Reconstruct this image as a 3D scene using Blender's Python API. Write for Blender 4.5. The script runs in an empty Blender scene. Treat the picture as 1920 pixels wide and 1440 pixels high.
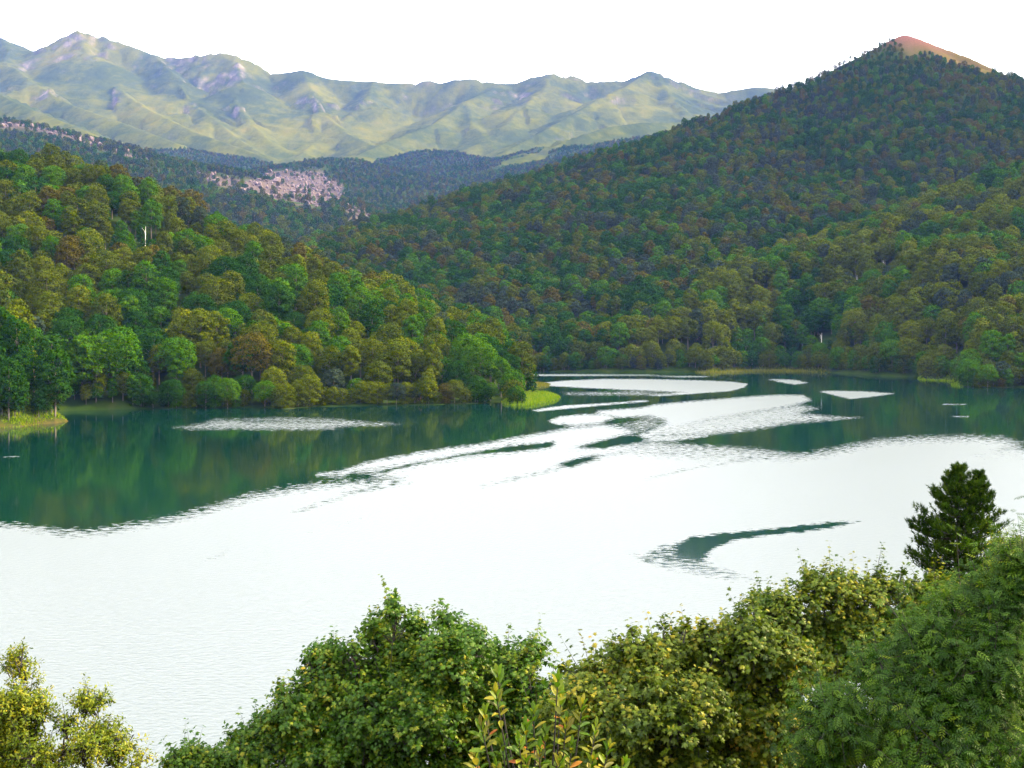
import bpy, math, random
import numpy as np

# ------------------------------------------------------------------ camera, sky, sun, exposure
H, F, HY = 31.0, 2300.0, 600.0          # eye height above the lake, focal length and horizon row of a 1920x1440 frame
scene = bpy.context.scene
C = scene.collection
cam_d = bpy.data.cameras.new('camera'); cam = bpy.data.objects.new('camera', cam_d); C.objects.link(cam)
cam.location = (0, 0, H); cam.rotation_euler = (math.radians(90), 0, 0)
cam_d.sensor_width = 36.0; cam_d.lens = 36.0 * F / 1920.0
cam_d.shift_y = -(720.0 - HY) / 1920.0
cam_d.clip_start = 0.5; cam_d.clip_end = 60000
scene.camera = cam

SUN_AZ, SUN_EL = math.radians(74), math.radians(34)     # azimuth measured from +Y (view axis) to the right
world = bpy.data.worlds.new('World'); scene.world = world; world.use_nodes = True
wn = world.node_tree.nodes; wl = world.node_tree.links; wn.clear()
sky = wn.new('ShaderNodeTexSky'); sky.sky_type = 'NISHITA'; sky.sun_disc = False
sky.sun_elevation = SUN_EL; sky.sun_rotation = SUN_AZ; sky.altitude = 1500
sky.air_density = 1.0; sky.dust_density = 4.0; sky.ozone_density = 1.0
veil = wn.new('ShaderNodeMix'); veil.data_type = 'RGBA'; veil.inputs[0].default_value = 0.70
veil.inputs[7].default_value = (17.2, 16.5, 15.6, 1)       # thin even cloud veil over the blue
bg = wn.new('ShaderNodeBackground'); bg.inputs[1].default_value = 0.10
wo = wn.new('ShaderNodeOutputWorld')
wl.new(sky.outputs[0], veil.inputs[6]); wl.new(veil.outputs[2], bg.inputs[0]); wl.new(bg.outputs[0], wo.inputs[0])

sd_ = bpy.data.lights.new('sun', 'SUN'); sd_.energy = 5.0; sd_.angle = math.radians(4); sd_.color = (1.0, 0.80, 0.46)
sun = bpy.data.objects.new('sun', sd_); C.objects.link(sun)
sun.rotation_euler = (math.radians(90) - SUN_EL, 0, math.pi - SUN_AZ)
sun.location = (300, 0, 400)

scene.view_settings.view_transform = 'Standard'; scene.view_settings.look = 'None'
scene.view_settings.exposure = 2.25; scene.view_settings.gamma = 1.0
scene.render.engine = 'CYCLES'
cy = scene.cycles
cy.use_denoising = True; cy.max_bounces = 4; cy.diffuse_bounces = 1; cy.glossy_bounces = 2
cy.transmission_bounces = 2; cy.volume_bounces = 0; cy.transparent_max_bounces = 4
cy.caustics_reflective = False; cy.caustics_refractive = False; cy.sample_clamp_indirect = 6
cy.use_adaptive_sampling = True; cy.adaptive_threshold = 0.015

rng = np.random.default_rng(7); random.seed(7)

def W(px, py, d): return np.array([(px - 960) / F * d, d, H + (HY - py) / F * d])
def lake(px, py):
    d = H * F / (py - HY); return ((px - 960) / F * d, d)
def to_px(x, y, z):
    y = np.maximum(y, 1e-3); return 960 + F * x / y, HY - F * (z - H) / y

# ------------------------------------------------------------------ helpers
def link(o, parent=None):
    C.objects.link(o)
    if parent is not None: o.parent = parent
    return o
def tag(o, label=None, cat=None, group=None, kind=None):
    if label: o['label'] = label
    if cat: o['category'] = cat
    if group: o['group'] = group
    if kind: o['kind'] = kind
    return o
def empty(name, loc, rz=0, s=1.0):
    o = bpy.data.objects.new(name, None); o.location = loc; o.rotation_euler = (0, 0, rz); o.scale = (s, s, s)
    o.empty_display_size = .5
    return link(o)
def make_mesh(name, V, faces, mats=(), midx=None, tint=None, smooth=False, attrs=None):
    """faces: int array (n,3) or (n,4), or a list of such arrays"""
    if not isinstance(faces, (list, tuple)): faces = [faces]
    faces = [np.asarray(f, dtype=np.int32) for f in faces if len(f)]
    me = bpy.data.meshes.new(name)
    V = np.asarray(V, dtype=np.float32)
    me.vertices.add(len(V)); me.vertices.foreach_set('co', V.ravel())
    tot = np.concatenate([np.full(len(f), f.shape[1], np.int32) for f in faces])
    idx = np.concatenate([f.ravel() for f in faces])
    me.loops.add(len(idx)); me.loops.foreach_set('vertex_index', idx)
    st = np.zeros(len(tot), np.int32); st[1:] = np.cumsum(tot)[:-1]
    me.polygons.add(len(tot)); me.polygons.foreach_set('loop_start', st)
    for m in mats: me.materials.append(m)
    if midx is not None: me.polygons.foreach_set('material_index', np.asarray(midx, np.int32))
    me.polygons.foreach_set('use_smooth', np.full(len(tot), bool(smooth)))
    me.update(calc_edges=True)
    if tint is not None:
        a = me.attributes.new('tint', 'FLOAT', 'POINT'); a.data.foreach_set('value', np.asarray(tint, np.float32))
    for k, v in (attrs or {}).items():
        a = me.attributes.new(k, 'FLOAT', 'POINT'); a.data.foreach_set('value', np.asarray(v, np.float32))
    return me
def obj(name, me, parent=None): return link(bpy.data.objects.new(name, me), parent)
def norm(v): return v / np.maximum(np.linalg.norm(v, axis=-1, keepdims=True), 1e-9)

_perm = np.random.default_rng(11).permutation(4096).astype(np.int64)
_val = np.random.default_rng(12).random(4096)
def vnoise(x, y):
    xi = np.floor(x).astype(np.int64); yi = np.floor(y).astype(np.int64); fx = x - xi; fy = y - yi
    fx = fx * fx * fx * (fx * (fx * 6 - 15) + 10); fy = fy * fy * fy * (fy * (fy * 6 - 15) + 10)
    h = lambda a, b: _val[_perm[(a + _perm[b & 4095]) & 4095]]
    a = h(xi, yi); b = h(xi + 1, yi); c = h(xi, yi + 1); d = h(xi + 1, yi + 1)
    return (a + (b - a) * fx) * (1 - fy) + (c + (d - c) * fx) * fy
def fbm(x, y, o=4):
    s = 0; a = .5; n = 0
    for k in range(o):
        s = s + a * vnoise(x + 17.3 * k, y - 9.1 * k); n += a; a *= .5; x = x * 2.03; y = y * 2.03
    return s / n
def sstep(a, b, x):
    t = np.clip((x - a) / (b - a), 0, 1); return t * t * (3 - 2 * t)
def poly_sd(X, Y, P, ax=1.0):
    """signed distance to a polygon, positive inside"""
    P = np.asarray(P, float); n = len(P); best = np.full(X.shape, 1e18); ins = np.zeros(X.shape, bool)
    for i in range(n):
        x0, y0 = P[i]; x1, y1 = P[(i + 1) % n]
        ex, ey = (x1 - x0) * ax, y1 - y0; wx, wy = (X - x0) * ax, Y - y0
        t = np.clip((wx * ex + wy * ey) / (ex * ex + ey * ey + 1e-12), 0, 1)
        best = np.minimum(best, (wx - t * ex) ** 2 + (wy - t * ey) ** 2)
        cr = ((y0 <= Y) & (y1 > Y)) | ((y1 <= Y) & (y0 > Y))
        xin = x0 + (Y - y0) / (y1 - y0 if y1 != y0 else 1e-9) * (x1 - x0)
        ins ^= cr & (X < xin)
    return np.where(ins, 1, -1) * np.sqrt(best)

# ------------------------------------------------------------------ node materials
def new_mat(name):
    m = bpy.data.materials.new(name); m.use_nodes = True; nt = m.node_tree; nt.nodes.clear()
    return m, nt, nt.nodes.new('ShaderNodeOutputMaterial')
def ramp(nt, stops):
    r = nt.nodes.new('ShaderNodeValToRGB'); e = r.color_ramp.elements
    e[0].position, e[0].color = stops[0][0], (*stops[0][1], 1); e[1].position, e[1].color = stops[-1][0], (*stops[-1][1], 1)
    for p, c in stops[1:-1]: q = e.new(p); q.color = (*c, 1)
    return r
def noise(nt, scale, detail=4, rough=.55, coord='Object', vec_scale=None):
    tc = nt.nodes.new('ShaderNodeTexCoord'); n = nt.nodes.new('ShaderNodeTexNoise')
    n.inputs['Scale'].default_value = scale; n.inputs['Detail'].default_value = detail; n.inputs['Roughness'].default_value = rough
    src = tc.outputs[coord]
    if vec_scale:
        mp = nt.nodes.new('ShaderNodeMapping'); mp.inputs['Scale'].default_value = vec_scale; nt.links.new(src, mp.inputs[0]); src = mp.outputs[0]
    nt.links.new(src, n.inputs['Vector']); return n
def mathn(nt, op, a, b=None, clamp=False):
    m = nt.nodes.new('ShaderNodeMath'); m.operation = op; m.use_clamp = clamp
    for i, v in enumerate((a, b)):
        if v is None: continue
        if isinstance(v, (int, float)): m.inputs[i].default_value = v
        else: nt.links.new(v, m.inputs[i])
    return m.outputs[0]
def mixc(nt, f, a, b):
    m = nt.nodes.new('ShaderNodeMix'); m.data_type = 'RGBA'
    for i, v in ((0, f), (6, a), (7, b)):
        if isinstance(v, (int, float)): m.inputs[i].default_value = v
        elif isinstance(v, tuple): m.inputs[i].default_value = (*v, 1)
        else: nt.links.new(v, m.inputs[i])
    return m.outputs[2]
def attr(nt, name):
    a = nt.nodes.new('ShaderNodeAttribute'); a.attribute_name = name; return a.outputs['Fac']

def leaf_mat(name, stops, trans=.14, clump=.35, gloss=0.0, rnd=.16):
    """leaf colour: every leaf has its own tint, clumps drift, each tree differs a little"""
    m, nt, out = new_mat(name)
    n = noise(nt, clump, 2); oi = nt.nodes.new('ShaderNodeObjectInfo')
    t = mathn(nt, 'ADD', mathn(nt, 'MULTIPLY', attr(nt, 'tint'), .6), mathn(nt, 'MULTIPLY', n.outputs[0], .4))
    t = mathn(nt, 'ADD', t, mathn(nt, 'MULTIPLY', mathn(nt, 'SUBTRACT', oi.outputs['Random'], .5), rnd), True)
    r = ramp(nt, stops); nt.links.new(t, r.inputs[0])
    d = nt.nodes.new('ShaderNodeBsdfDiffuse'); tr = nt.nodes.new('ShaderNodeBsdfTranslucent'); mx = nt.nodes.new('ShaderNodeMixShader')
    mx.inputs[0].default_value = trans
    nt.links.new(r.outputs[0], d.inputs[0]); nt.links.new(r.outputs[0], tr.inputs[0])
    nt.links.new(d.outputs[0], mx.inputs[1]); nt.links.new(tr.outputs[0], mx.inputs[2])
    res = mx
    if gloss:
        g = nt.nodes.new('ShaderNodeBsdfGlossy'); g.inputs['Roughness'].default_value = .45; g.inputs[0].default_value = (.9, .9, .8, 1)
        mg = nt.nodes.new('ShaderNodeMixShader'); mg.inputs[0].default_value = gloss
        nt.links.new(mx.outputs[0], mg.inputs[1]); nt.links.new(g.outputs[0], mg.inputs[2]); res = mg
    nt.links.new(res.outputs[0], out.inputs[0]); return m
def simple_mat(name, c0, c1, scale=3, rough=.9, bump=0.0, vec_scale=None):
    m, nt, out = new_mat(name); n = noise(nt, scale, 5, vec_scale=vec_scale)
    r = ramp(nt, [(.3, c0), (.7, c1)]); nt.links.new(n.outputs[0], r.inputs[0])
    p = nt.nodes.new('ShaderNodeBsdfPrincipled'); p.inputs['Roughness'].default_value = rough
    nt.links.new(r.outputs[0], p.inputs['Base Color'])
    if bump:
        b = nt.nodes.new('ShaderNodeBump'); b.inputs['Strength'].default_value = bump; nt.links.new(n.outputs[0], b.inputs['Height']); nt.links.new(b.outputs[0], p.inputs['Normal'])
    nt.links.new(p.outputs[0], out.inputs[0]); return m

LEAF = {   # colour classes of the forest crowns
 'dark green':   leaf_mat('leaf_dark_green',   [(.1, (0.0028, 0.0157, 0.0011)), (.5, (0.0084, 0.0344, 0.0014)), (.9, (0.0244, 0.0572, 0.0018))]),
 'bright green': leaf_mat('leaf_bright_green', [(.1, (0.0069, 0.0321, 0.0004)), (.5, (0.0223, 0.0679, 0.0007)), (.9, (0.0559, 0.1001, 0.0011))]),
 'olive':        leaf_mat('leaf_olive',        [(.1, (0.0125, 0.0228, 0.0007)), (.5, (0.0335, 0.0486, 0.0011)), (.9, (0.0698, 0.0750, 0.0014))]),
 'yellow-green': leaf_mat('leaf_yellow_green', [(.1, (0.0181, 0.0344, 0.0004)), (.5, (0.0488, 0.0679, 0.0007)), (.9, (0.0942, 0.0930, 0.0011))]),
 'russet':       leaf_mat('leaf_russet',       [(.1, (0.0167, 0.0186, 0.0014)), (.5, (0.0419, 0.0385, 0.0030)), (.9, (0.0732, 0.0586, 0.0037))]),
 'grey-green':   leaf_mat('leaf_haze_grey_green',   [(.1, (.006, .014, .009)), (.5, (.018, .030, .018)), (.9, (.038, .050, .026))]),  # grey-green with the blue of distance haze mixed into the leaf colour
}
COLS = list(LEAF)
BARK = simple_mat('bark', (.055, .042, .03), (.16, .13, .10), 2.5, .95, .4, (1, 1, .25))
DARK_BARK = simple_mat('dark_bark', (.004, .0034, .003), (.018, .014, .011), 4, .95)
PALE_BARK = simple_mat('pale_bark', (.45, .42, .38), (.7, .67, .62), 2.0, .9)

def ground_mat():
    m, nt, out = new_mat('forest_ground')
    n = noise(nt, .12, 6); n2 = noise(nt, .9, 5)
    base = ramp(nt, [(.3, (.008, .018, .004)), (.55, (.018, .032, .005)), (.75, (.034, .04, .010))]); nt.links.new(n.outputs[0], base.inputs[0])
    grass = ramp(nt, [(.3, (.036, .040, .010)), (.5, (.060, .046, .015)), (.7, (.080, .042, .026))]); nt.links.new(n2.outputs[0], grass.inputs[0])
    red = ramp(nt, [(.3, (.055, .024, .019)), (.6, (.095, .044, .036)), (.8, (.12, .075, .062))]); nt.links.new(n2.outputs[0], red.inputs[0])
    rub = ramp(nt, [(.3, (.025, .028, .014)), (.5, (.055, .042, .038)), (.8, (.10, .075, .07))]); nt.links.new(n2.outputs[0], rub.inputs[0])
    c = mixc(nt, attr(nt, 'bare'), base.outputs[0], grass.outputs[0])
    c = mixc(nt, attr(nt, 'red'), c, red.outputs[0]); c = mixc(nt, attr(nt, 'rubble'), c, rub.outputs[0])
    p = nt.nodes.new('ShaderNodeBsdfDiffuse'); nt.links.new(c, p.inputs[0]); nt.links.new(p.outputs[0], out.inputs[0]); return m
def mountain_mat():
    m, nt, out = new_mat('mountain_grass_and_rock')
    vs = (1, .42, .9); n = noise(nt, .0036, 7, .6, vec_scale=vs); n2 = noise(nt, .024, 7, .65, vec_scale=vs); n3 = noise(nt, .0095, 6, .7, vec_scale=vs)
    g = ramp(nt, [(.28, (.013, .021, .009)), (.45, (.027, .036, .007)), (.58, (.058, .059, .006)), (.75, (.088, .070, .009))])
    nt.links.new(mathn(nt, 'ADD', mathn(nt, 'MULTIPLY', n.outputs[0], .65), mathn(nt, 'MULTIPLY', n2.outputs[0], .35)), g.inputs[0])
    r = ramp(nt, [(.3, (.04, .034, .034)), (.5, (.085, .07, .068)), (.7, (.19, .15, .145))]); nt.links.new(n2.outputs[0], r.inputs[0])
    geo = nt.nodes.new('ShaderNodeNewGeometry'); sp = nt.nodes.new('ShaderNodeSeparateXYZ'); nt.links.new(geo.outputs['Normal'], sp.inputs[0])
    steep = mathn(nt, 'SUBTRACT', .86, sp.outputs['Z'])
    k = mathn(nt, 'ADD', mathn(nt, 'MULTIPLY', steep, 2.6), mathn(nt, 'MULTIPLY', mathn(nt, 'SUBTRACT', n3.outputs[0], .66), 3.0))
    k = mathn(nt, 'ADD', k, mathn(nt, 'MULTIPLY', attr(nt, 'crag'), .45), True)
    sc = mixc(nt, mathn(nt, 'MULTIPLY', mathn(nt, 'SUBTRACT', n3.outputs[0], .5), 3.0, True), g.outputs[0], (.015, .026, .012))
    c = mixc(nt, k, sc, r.outputs[0])
    b = nt.nodes.new('ShaderNodeBump'); b.inputs['Strength'].default_value = .6; b.inputs['Distance'].default_value = 9; nt.links.new(n2.outputs[0], b.inputs['Height'])
    p = nt.nodes.new('ShaderNodeBsdfDiffuse'); nt.links.new(c, p.inputs[0]); nt.links.new(b.outputs[0], p.inputs['Normal']); nt.links.new(p.outputs[0], out.inputs[0]); return m
GROUND = ground_mat(); MOUNT = mountain_mat()

# ------------------------------------------------------------------ terrain: ridge lines (frame column, row, distance in metres, front slope)
LAKE = [lake(*p) for p in [(940,755),(952,760),(1000,760),(1045,750),(1052,746),(1035,740),(992,736),(1000,729),(1030,724),(1032,721),(1008,718),(1000,711),(985,706),(950,702),
   (1000,697.5),(1060,697),(1120,697.5),(1200,698.5),(1300,697.5),(1330,699),(1400,695.5),(1480,695),(1530,697.5),(1600,701),(1640,705),(1720,707),(1722,711),(1790,714),(1800,725),(1850,727.5),(1920,727),(2100,735),(2500,800)]] \
 + [(175,170),(105,96),(60,66),(30,60),(0,58),(-30,60),(-60,68),(-110,105),(-150,160),(-175,250)] \
 + [lake(*p) for p in [(-150,806),(0,802),(40,800),(70,796),(100,794),(128,789.5),(112,785),(88,778),(80,772),(115,771),(200,768),(300,766.5),(400,766.5),(480,764),(540,767.5),(600,762.5),(700,760.5),(800,759.5),(880,757.5)]]
RIDGES = [
 ('spur', 6, .45, 18, [(-500,220,760,.48),(-250,288,700,.5),(0,322,660,.5),(100,330,650,.49),(180,350,640,.47),(240,398,628,.44),(320,428,618,.42),(420,468,605,.40),(475,515,590,.36),(560,550,575,.33),(640,580,560,.30),(700,603,550,.28),(770,636,535,.26),(850,684,520,.25),(930,712,508,.22),(985,730,496,.2)]),
 ('promontory', 3, .4, 8, [(-900,480,330,.5),(-400,540,365,.6),(-120,600,384,.6),(0,655,386,.6),(60,695,384,.6),(92,745,382,.5),(122,788,378,.2)]),
 ('hill', 14, .95, 26, [(2500,360,1480,.62),(2200,262,1500,.62),(2060,208,1520,.62),(1920,157,1520,.62),(1800,110,1520,.62),(1740,80,1515,.61),(1695,58,1500,.60),(1640,94,1480,.57),(1580,126,1470,.54),(1500,158,1450,.50),(1430,184,1430,.46),(1340,220,1420,.42),(1260,254,1400,.4),(1180,278,1390,.38),(1100,298,1380,.36),(1020,328,1370,.335),(960,358,1360,.31),(900,392,1350,.36),(840,430,1340,.42),(780,484,1320,.45),(730,530,1300,.45),(690,565,1270,.45)]),
 ('ridge', 10, .42, 18, [(2500,140,1050,.45),(2200,228,990,.42),(2050,280,955,.40),(1920,328,925,.39),(1830,378,895,.38),(1760,426,870,.37),(1700,470,850,.36),(1620,525,825,.35),(1560,575,800,.33),(1500,632,770,.3),(1470,680,745,.25)]),
 ('hill', 3, .4, 8, [(2700,480,520,.4),(2300,590,570,.35),(2000,685,590,.3),(1900,712,585,.25),(1840,723,583,.2)]),
 ('valley', 16, .35, 22, [(300,372,2350,.3),(380,350,2300,.3),(470,327,2250,.3),(540,310,2200,.3),(600,297,2200,.29),(660,297,2200,.29),(720,312,2150,.28),(770,352,2100,.27),(830,395,2000,.25),(860,440,1900,.22)]),
 ('valley', 16, .35, 22, [(-500,150,1650,.3),(-250,180,1700,.3),(0,220,1750,.29),(100,242,1780,.28),(200,270,1800,.27),(270,296,1820,.26),(340,328,1850,.25),(420,362,1850,.24),(520,400,1800,.22)]),
 ('valley', 18, .4, 26, [(600,318,2900,.3),(670,307,2850,.3),(740,296,2800,.3),(800,281,2750,.3),(850,284,2700,.3),(900,296,2600,.3),(935,330,2350,.28),(920,400,1900,.25)]),
 ('valley', 18, .4, 26, [(880,306,2700,.3),(940,297,2650,.3),(1000,281,2600,.3),(1060,277,2500,.3),(1100,274,2450,.3),(1200,256,2400,.3),(1400,226,2400,.3)]),
 ('valley', 18, .4, 26, [(-300,255,2350,.3),(0,266,2400,.3),(180,271,2500,.3),(260,281,2600,.3),(350,278,2700,.3),(450,293,2700,.3),(530,311,2600,.3),(580,326,2500,.3)]),
 # the grass mountains: skyline, then the spurs that run down from it
 ('mountain', 30, .5, 60, [(p[0], p[1], p[2], .80) for p in [(-900,150,4700),(-500,95,4700),(-250,72,4650),(0,66,4600),(60,65,4560),(110,57,4520),(140,48,4500),(165,55,4500),(210,68,4480),(250,82,4460),(300,102,4450),(330,103,4450),(385,95,4430),(430,97,4420),(460,106,4400),(498,134,4400),(540,130,4400),(560,127,4390),(582,129,4380),(600,138,4380),(640,145,4380),(690,147,4400),(720,150,4400),(770,150,4400),(830,150,4380),(850,144,4370),(890,142,4360),(902,150,4360),(912,147,4360),(940,152,4350),(970,150,4340),(1000,137,4320),(1030,134,4300),(1060,138,4300),(1100,147,4300),(1170,147,4280),(1200,137,4260),(1215,129,4250),(1235,138,4250),(1280,153,4230),(1330,163,4200),(1345,168,4200),(1372,163,4180),(1420,157,4150),(1500,165,4150),(1700,190,4150),(2000,230,4200),(2400,260,4300)]]),
 ('mountain', 22, .6, 40, [(143,50,4490,.6),(165,95,4300,.55),(182,122,4180,.55),(200,150,4050,.52),(277,200,3700,.5),(367,243,3350,.48),(467,277,3080,.45),(533,303,2900,.4),(560,318,2780,.4)]),
 ('mountain', 22, .6, 40, [(290,98,4440,.6),(333,143,4150,.55),(353,183,3950,.5),(400,217,3700,.5),(440,250,3480,.48),(490,283,3250,.45)]),
 ('mountain', 22, .6, 36, [(-200,130,3700,.5),(0,170,3300,.5),(30,187,3150,.5),(67,203,3000,.48),(133,227,2850,.45),(187,250,2700,.4)]),
 ('mountain', 22, .6, 36, [(20,66,4560,.6),(10,110,4200,.55),(60,150,3900,.5),(130,190,3600,.5),(230,225,3300,.48),(330,262,3000,.45)]),
 ('mountain', 22, .6, 36, [(440,99,4410,.6),(455,150,4150,.55),(440,185,3950,.5),(470,225,3700,.5),(505,260,3450,.45)]),
 ('mountain', 22, .55, 36, [(566,128,4380,.55),(590,175,4100,.5),(603,205,3900,.5),(650,245,3600,.48),(700,268,3350,.45),(720,285,3200,.4)]),
 ('mountain', 22, .55, 36, [(700,148,4390,.5),(690,180,4150,.5),(640,225,3850,.48),(590,262,3550,.45),(560,288,3300,.42)]),
 ('mountain', 22, .55, 36, [(940,153,4340,.5),(873,187,4000,.5),(813,228,3650,.5),(717,264,3300,.45),(668,287,3050,.4)]),
 ('mountain', 20, .55, 30, [(873,187,4000,.5),(885,225,3700,.5),(915,260,3400,.45),(935,284,3200,.4)]),
 ('mountain', 22, .55, 36, [(1217,130,4240,.5),(1170,160,4000,.5),(1123,180,3850,.5),(1073,210,3600,.48),(1007,247,3300,.45),(940,283,3050,.4)]),
 ('mountain', 20, .5, 30, [(1225,132,4240,.5),(1260,180,3950,.5),(1290,215,3700,.48),(1300,235,3500,.45)]),
 ('mountain', 22, .5, 30, [(1450,185,3300,.45),(1350,205,3200,.45),(1270,224,3100,.42),(1200,224,3000,.42),(1140,232,2900,.42),(1080,252,2780,.4),(1040,268,2700,.4)]),
 ('mountain', 22, .5, 30, [(1030,136,4290,.5),(1020,165,4100,.5),(980,195,3850,.48),(950,230,3550,.45)]),
]
GID = {'bank': 0, 'spur': 1, 'promontory': 2, 'hill': 3, 'valley': 4, 'mountain': 5, 'ridge': 6}
FARTHER = {'valley': 1.4, 'mountain': 1.28}      # the far landforms, same bearing and elevation angle
for i, r in enumerate(RIDGES):
    k_ = FARTHER.get(r[0], 1.0); r = (r[0], r[1] * k_, r[2], r[3] * k_, [(a, b, d * k_, sl) for a, b, d, sl in r[4]])
    P = np.array([W(a, b, d) for a, b, d, s in r[4]]); RIDGES[i] = (r[0], r[1], r[2], r[3], P, np.array([q[3] for q in r[4]]))

def tent(X, Y, P, S, sb):
    """highest of the slopes that fall away from each stretch of the ridge"""
    bv = np.full(X.shape, -1e18); dd = np.zeros(X.shape); arc = np.zeros(X.shape); fr = np.zeros(X.shape); zz = np.zeros(X.shape); md = np.full(X.shape, 1e9); L = 0; R = np.hypot(X, Y)
    for i in range(len(P) - 1):
        ax, ay, az = P[i]; bx, by, bz = P[i + 1]; ex, ey = bx - ax, by - ay; ll = ex * ex + ey * ey
        t = np.clip(((X - ax) * ex + (Y - ay) * ey) / ll, 0, 1); nx, ny = ax + t * ex, ay + t * ey
        d = np.sqrt((X - nx) ** 2 + (Y - ny) ** 2); f = np.hypot(nx, ny) - R; fw = sstep(-.6, .6, f / np.maximum(d, 1.0)); z = az + t * (bz - az); md = np.minimum(md, d)
        v = z - (sb + (S[i] + t * (S[i + 1] - S[i]) - sb) * fw) * d * (1 - .12 * np.tanh(d / 400.0)); m = v > bv
        bv = np.where(m, v, bv); dd = np.where(m, d, dd); zz = np.where(m, z, zz); arc = np.where(m, L + t * math.sqrt(ll), arc); fr = np.where(m, f, fr); L += math.sqrt(ll)
    return bv, dd, zz, arc, fr, md
def terrain(X, Y):
    X = np.asarray(X, float); Y = np.asarray(Y, float); R = np.hypot(X, Y)
    fy = np.where(Y > 0, R, 0)
    base = np.interp(fy, [0, 700, 900, 1300, 1800, 2400, 3220, 3900, 4450, 5800, 9000], [-5, -5, 12, 50, 88, 140, 262, 420, 520, 620, 600])
    h = base + 6 * (fbm(X / 90, Y / 90) - .5) * sstep(700, 1200, fy); g = np.where(fy > 750, GID['valley'], GID['bank']); crag = np.zeros(X.shape); hillz = np.zeros(X.shape)
    bank = 29.25 - .5 * np.maximum(Y, 0) + 1.2 * (fbm(X / 7, Y / 7) - .5) - .0012 * X * X * (Y > 0) + np.where(Y < 0, .16 * np.minimum(-Y, 900), 0) + 3.5 * np.exp(-((X - 18) / 10) ** 2 - ((Y - 42) / 16) ** 2)
    bank = np.where((Y < 140), bank, -5); m = bank > h; h = np.maximum(h, bank); g = np.where(m, 0, g)
    for k, (grp, soft, sb, gl, P, S) in enumerate(RIDGES):
        rad = (P[:, 2].max()) / .2 + 200
        bv, dd, zr, arc, fr, md = tent(X, Y, P, S, sb)
        side = 6 * sstep(-.6, .6, fr / np.maximum(dd, 1.0))
        up = np.minimum(1, dd / (gl * 3.0)); up = up * up if k == 2 else up
        t = bv - soft * .35 * np.exp(-dd / soft)
        rid = np.abs(2 * fbm(arc / (gl * 2.4) + k * 31.7, dd / (gl * 9) + side + k * 3.1, 4) - 1)
        t = t - up * gl * (1 - 2.2 * rid) * (.58 if grp == 'mountain' else .32)
        if grp == 'mountain':
            cr = sstep(330, 0, dd) * sstep(.42, .72, fbm(X / 215 + 5, Y / 215, 3)) * (zr > 880)
            t = t + cr * 40 * (np.abs(2 * fbm(X / 58, Y / 58, 4) - 1) - .25) + 12 * (fbm(X / 77, Y / 77, 4) - .5) * up
            crag = np.maximum(crag, cr)
        elif grp != 'promontory': t = t + 7 * (fbm(X / 45 + k, Y / 45, 3) - .5) * up
        m = t > h
        w = soft * .6; dlt = np.abs(h - t); h = np.maximum(h, t) + np.maximum(w - dlt, 0) ** 2 / (4 * w)
        g = np.where(m, GID[grp], g)
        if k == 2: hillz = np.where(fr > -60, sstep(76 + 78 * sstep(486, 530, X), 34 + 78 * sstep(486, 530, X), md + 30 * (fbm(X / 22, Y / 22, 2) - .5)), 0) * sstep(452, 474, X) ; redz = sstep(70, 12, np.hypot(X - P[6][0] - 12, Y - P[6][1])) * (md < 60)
    sd = -poly_sd(X, Y, LAKE)            # positive on land
    near = g == 0
    land = np.maximum(.12 + .04 * np.minimum(sd, 60), np.minimum(h, .12 + .75 * sd))
    tip = (X > -8) & (X < 60) & (Y < 640) & (Y > 420); land = np.where(tip, np.minimum(land, .12 + .05 * np.maximum(sd, 0)), land)
    land = np.where(fy > 1600, h, land)
    z = np.where(sd > 0, land, np.maximum(-6, .35 * sd - .05))
    g = np.where((g == 0) & (Y > 250) & (X < 0), 2, g); g = np.where((g == 0) & (Y > 250), 3, g)
    return z, g, sd, crag, hillz, redz

RUB = [(365,322),(450,334),(500,330),(540,316),(600,320),(645,345),(645,378),(600,388),(540,378),(480,368),(420,354),(375,346)]
RUB2 = [(650,378),(690,384),(695,420),(660,425),(645,400)]
RUB3 = [(-200,175),(0,214),(100,236),(200,263),(270,290),(300,312),(200,292),(100,262),(0,240),(-200,210)]
def rubble_mask(X, Y, Z, g):
    px, py = to_px(X, Y, Z); nz = (fbm(X / 56, Y / 56, 3) - .5) * 24
    a = np.maximum(sstep(-4, 8, poly_sd(px, py, RUB) + nz), .75 * sstep(-3, 6, poly_sd(px, py, RUB2) + nz))
    a = np.maximum(a, .8 * sstep(0, 10, poly_sd(px, py, RUB3) + nz * 1.2))
    return np.where((g == 4) & (Y > 1300), a, 0)

az = np.unique(np.concatenate([np.arange(-180, -33, 3.0), np.arange(-33, 33.01, .1), np.arange(36, 180, 3.0)]))
az = np.radians(az)
rad = np.unique(np.concatenate([np.geomspace(1.5, 60, 34), np.geomspace(60, 350, 24), np.arange(350, 1620, 5.0), np.arange(1620, 4000, 19.0), np.arange(4000, 6060, 12.5), np.geomspace(6060, 9600, 10)]))
A, Rr = np.meshgrid(az, rad); X = (Rr * np.sin(A)); Y = (Rr * np.cos(A))
shape = X.shape; X = X.ravel(); Y = Y.ravel()
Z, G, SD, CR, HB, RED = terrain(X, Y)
RU = rubble_mask(X, Y, Z, G)
ii = np.arange(X.size).reshape(shape); nA = shape[1]
q = np.stack([ii[:-1, :], np.roll(ii, -1, 1)[:-1, :], np.roll(ii, -1, 1)[1:, :], ii[1:, :]], -1).reshape(-1, 4)[:, ::-1]
q = q[(Z[q].max(1) > -3.0)]
fg = np.median(G[q], axis=1).astype(int)
V = np.stack([X, Y, Z], 1)
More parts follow.
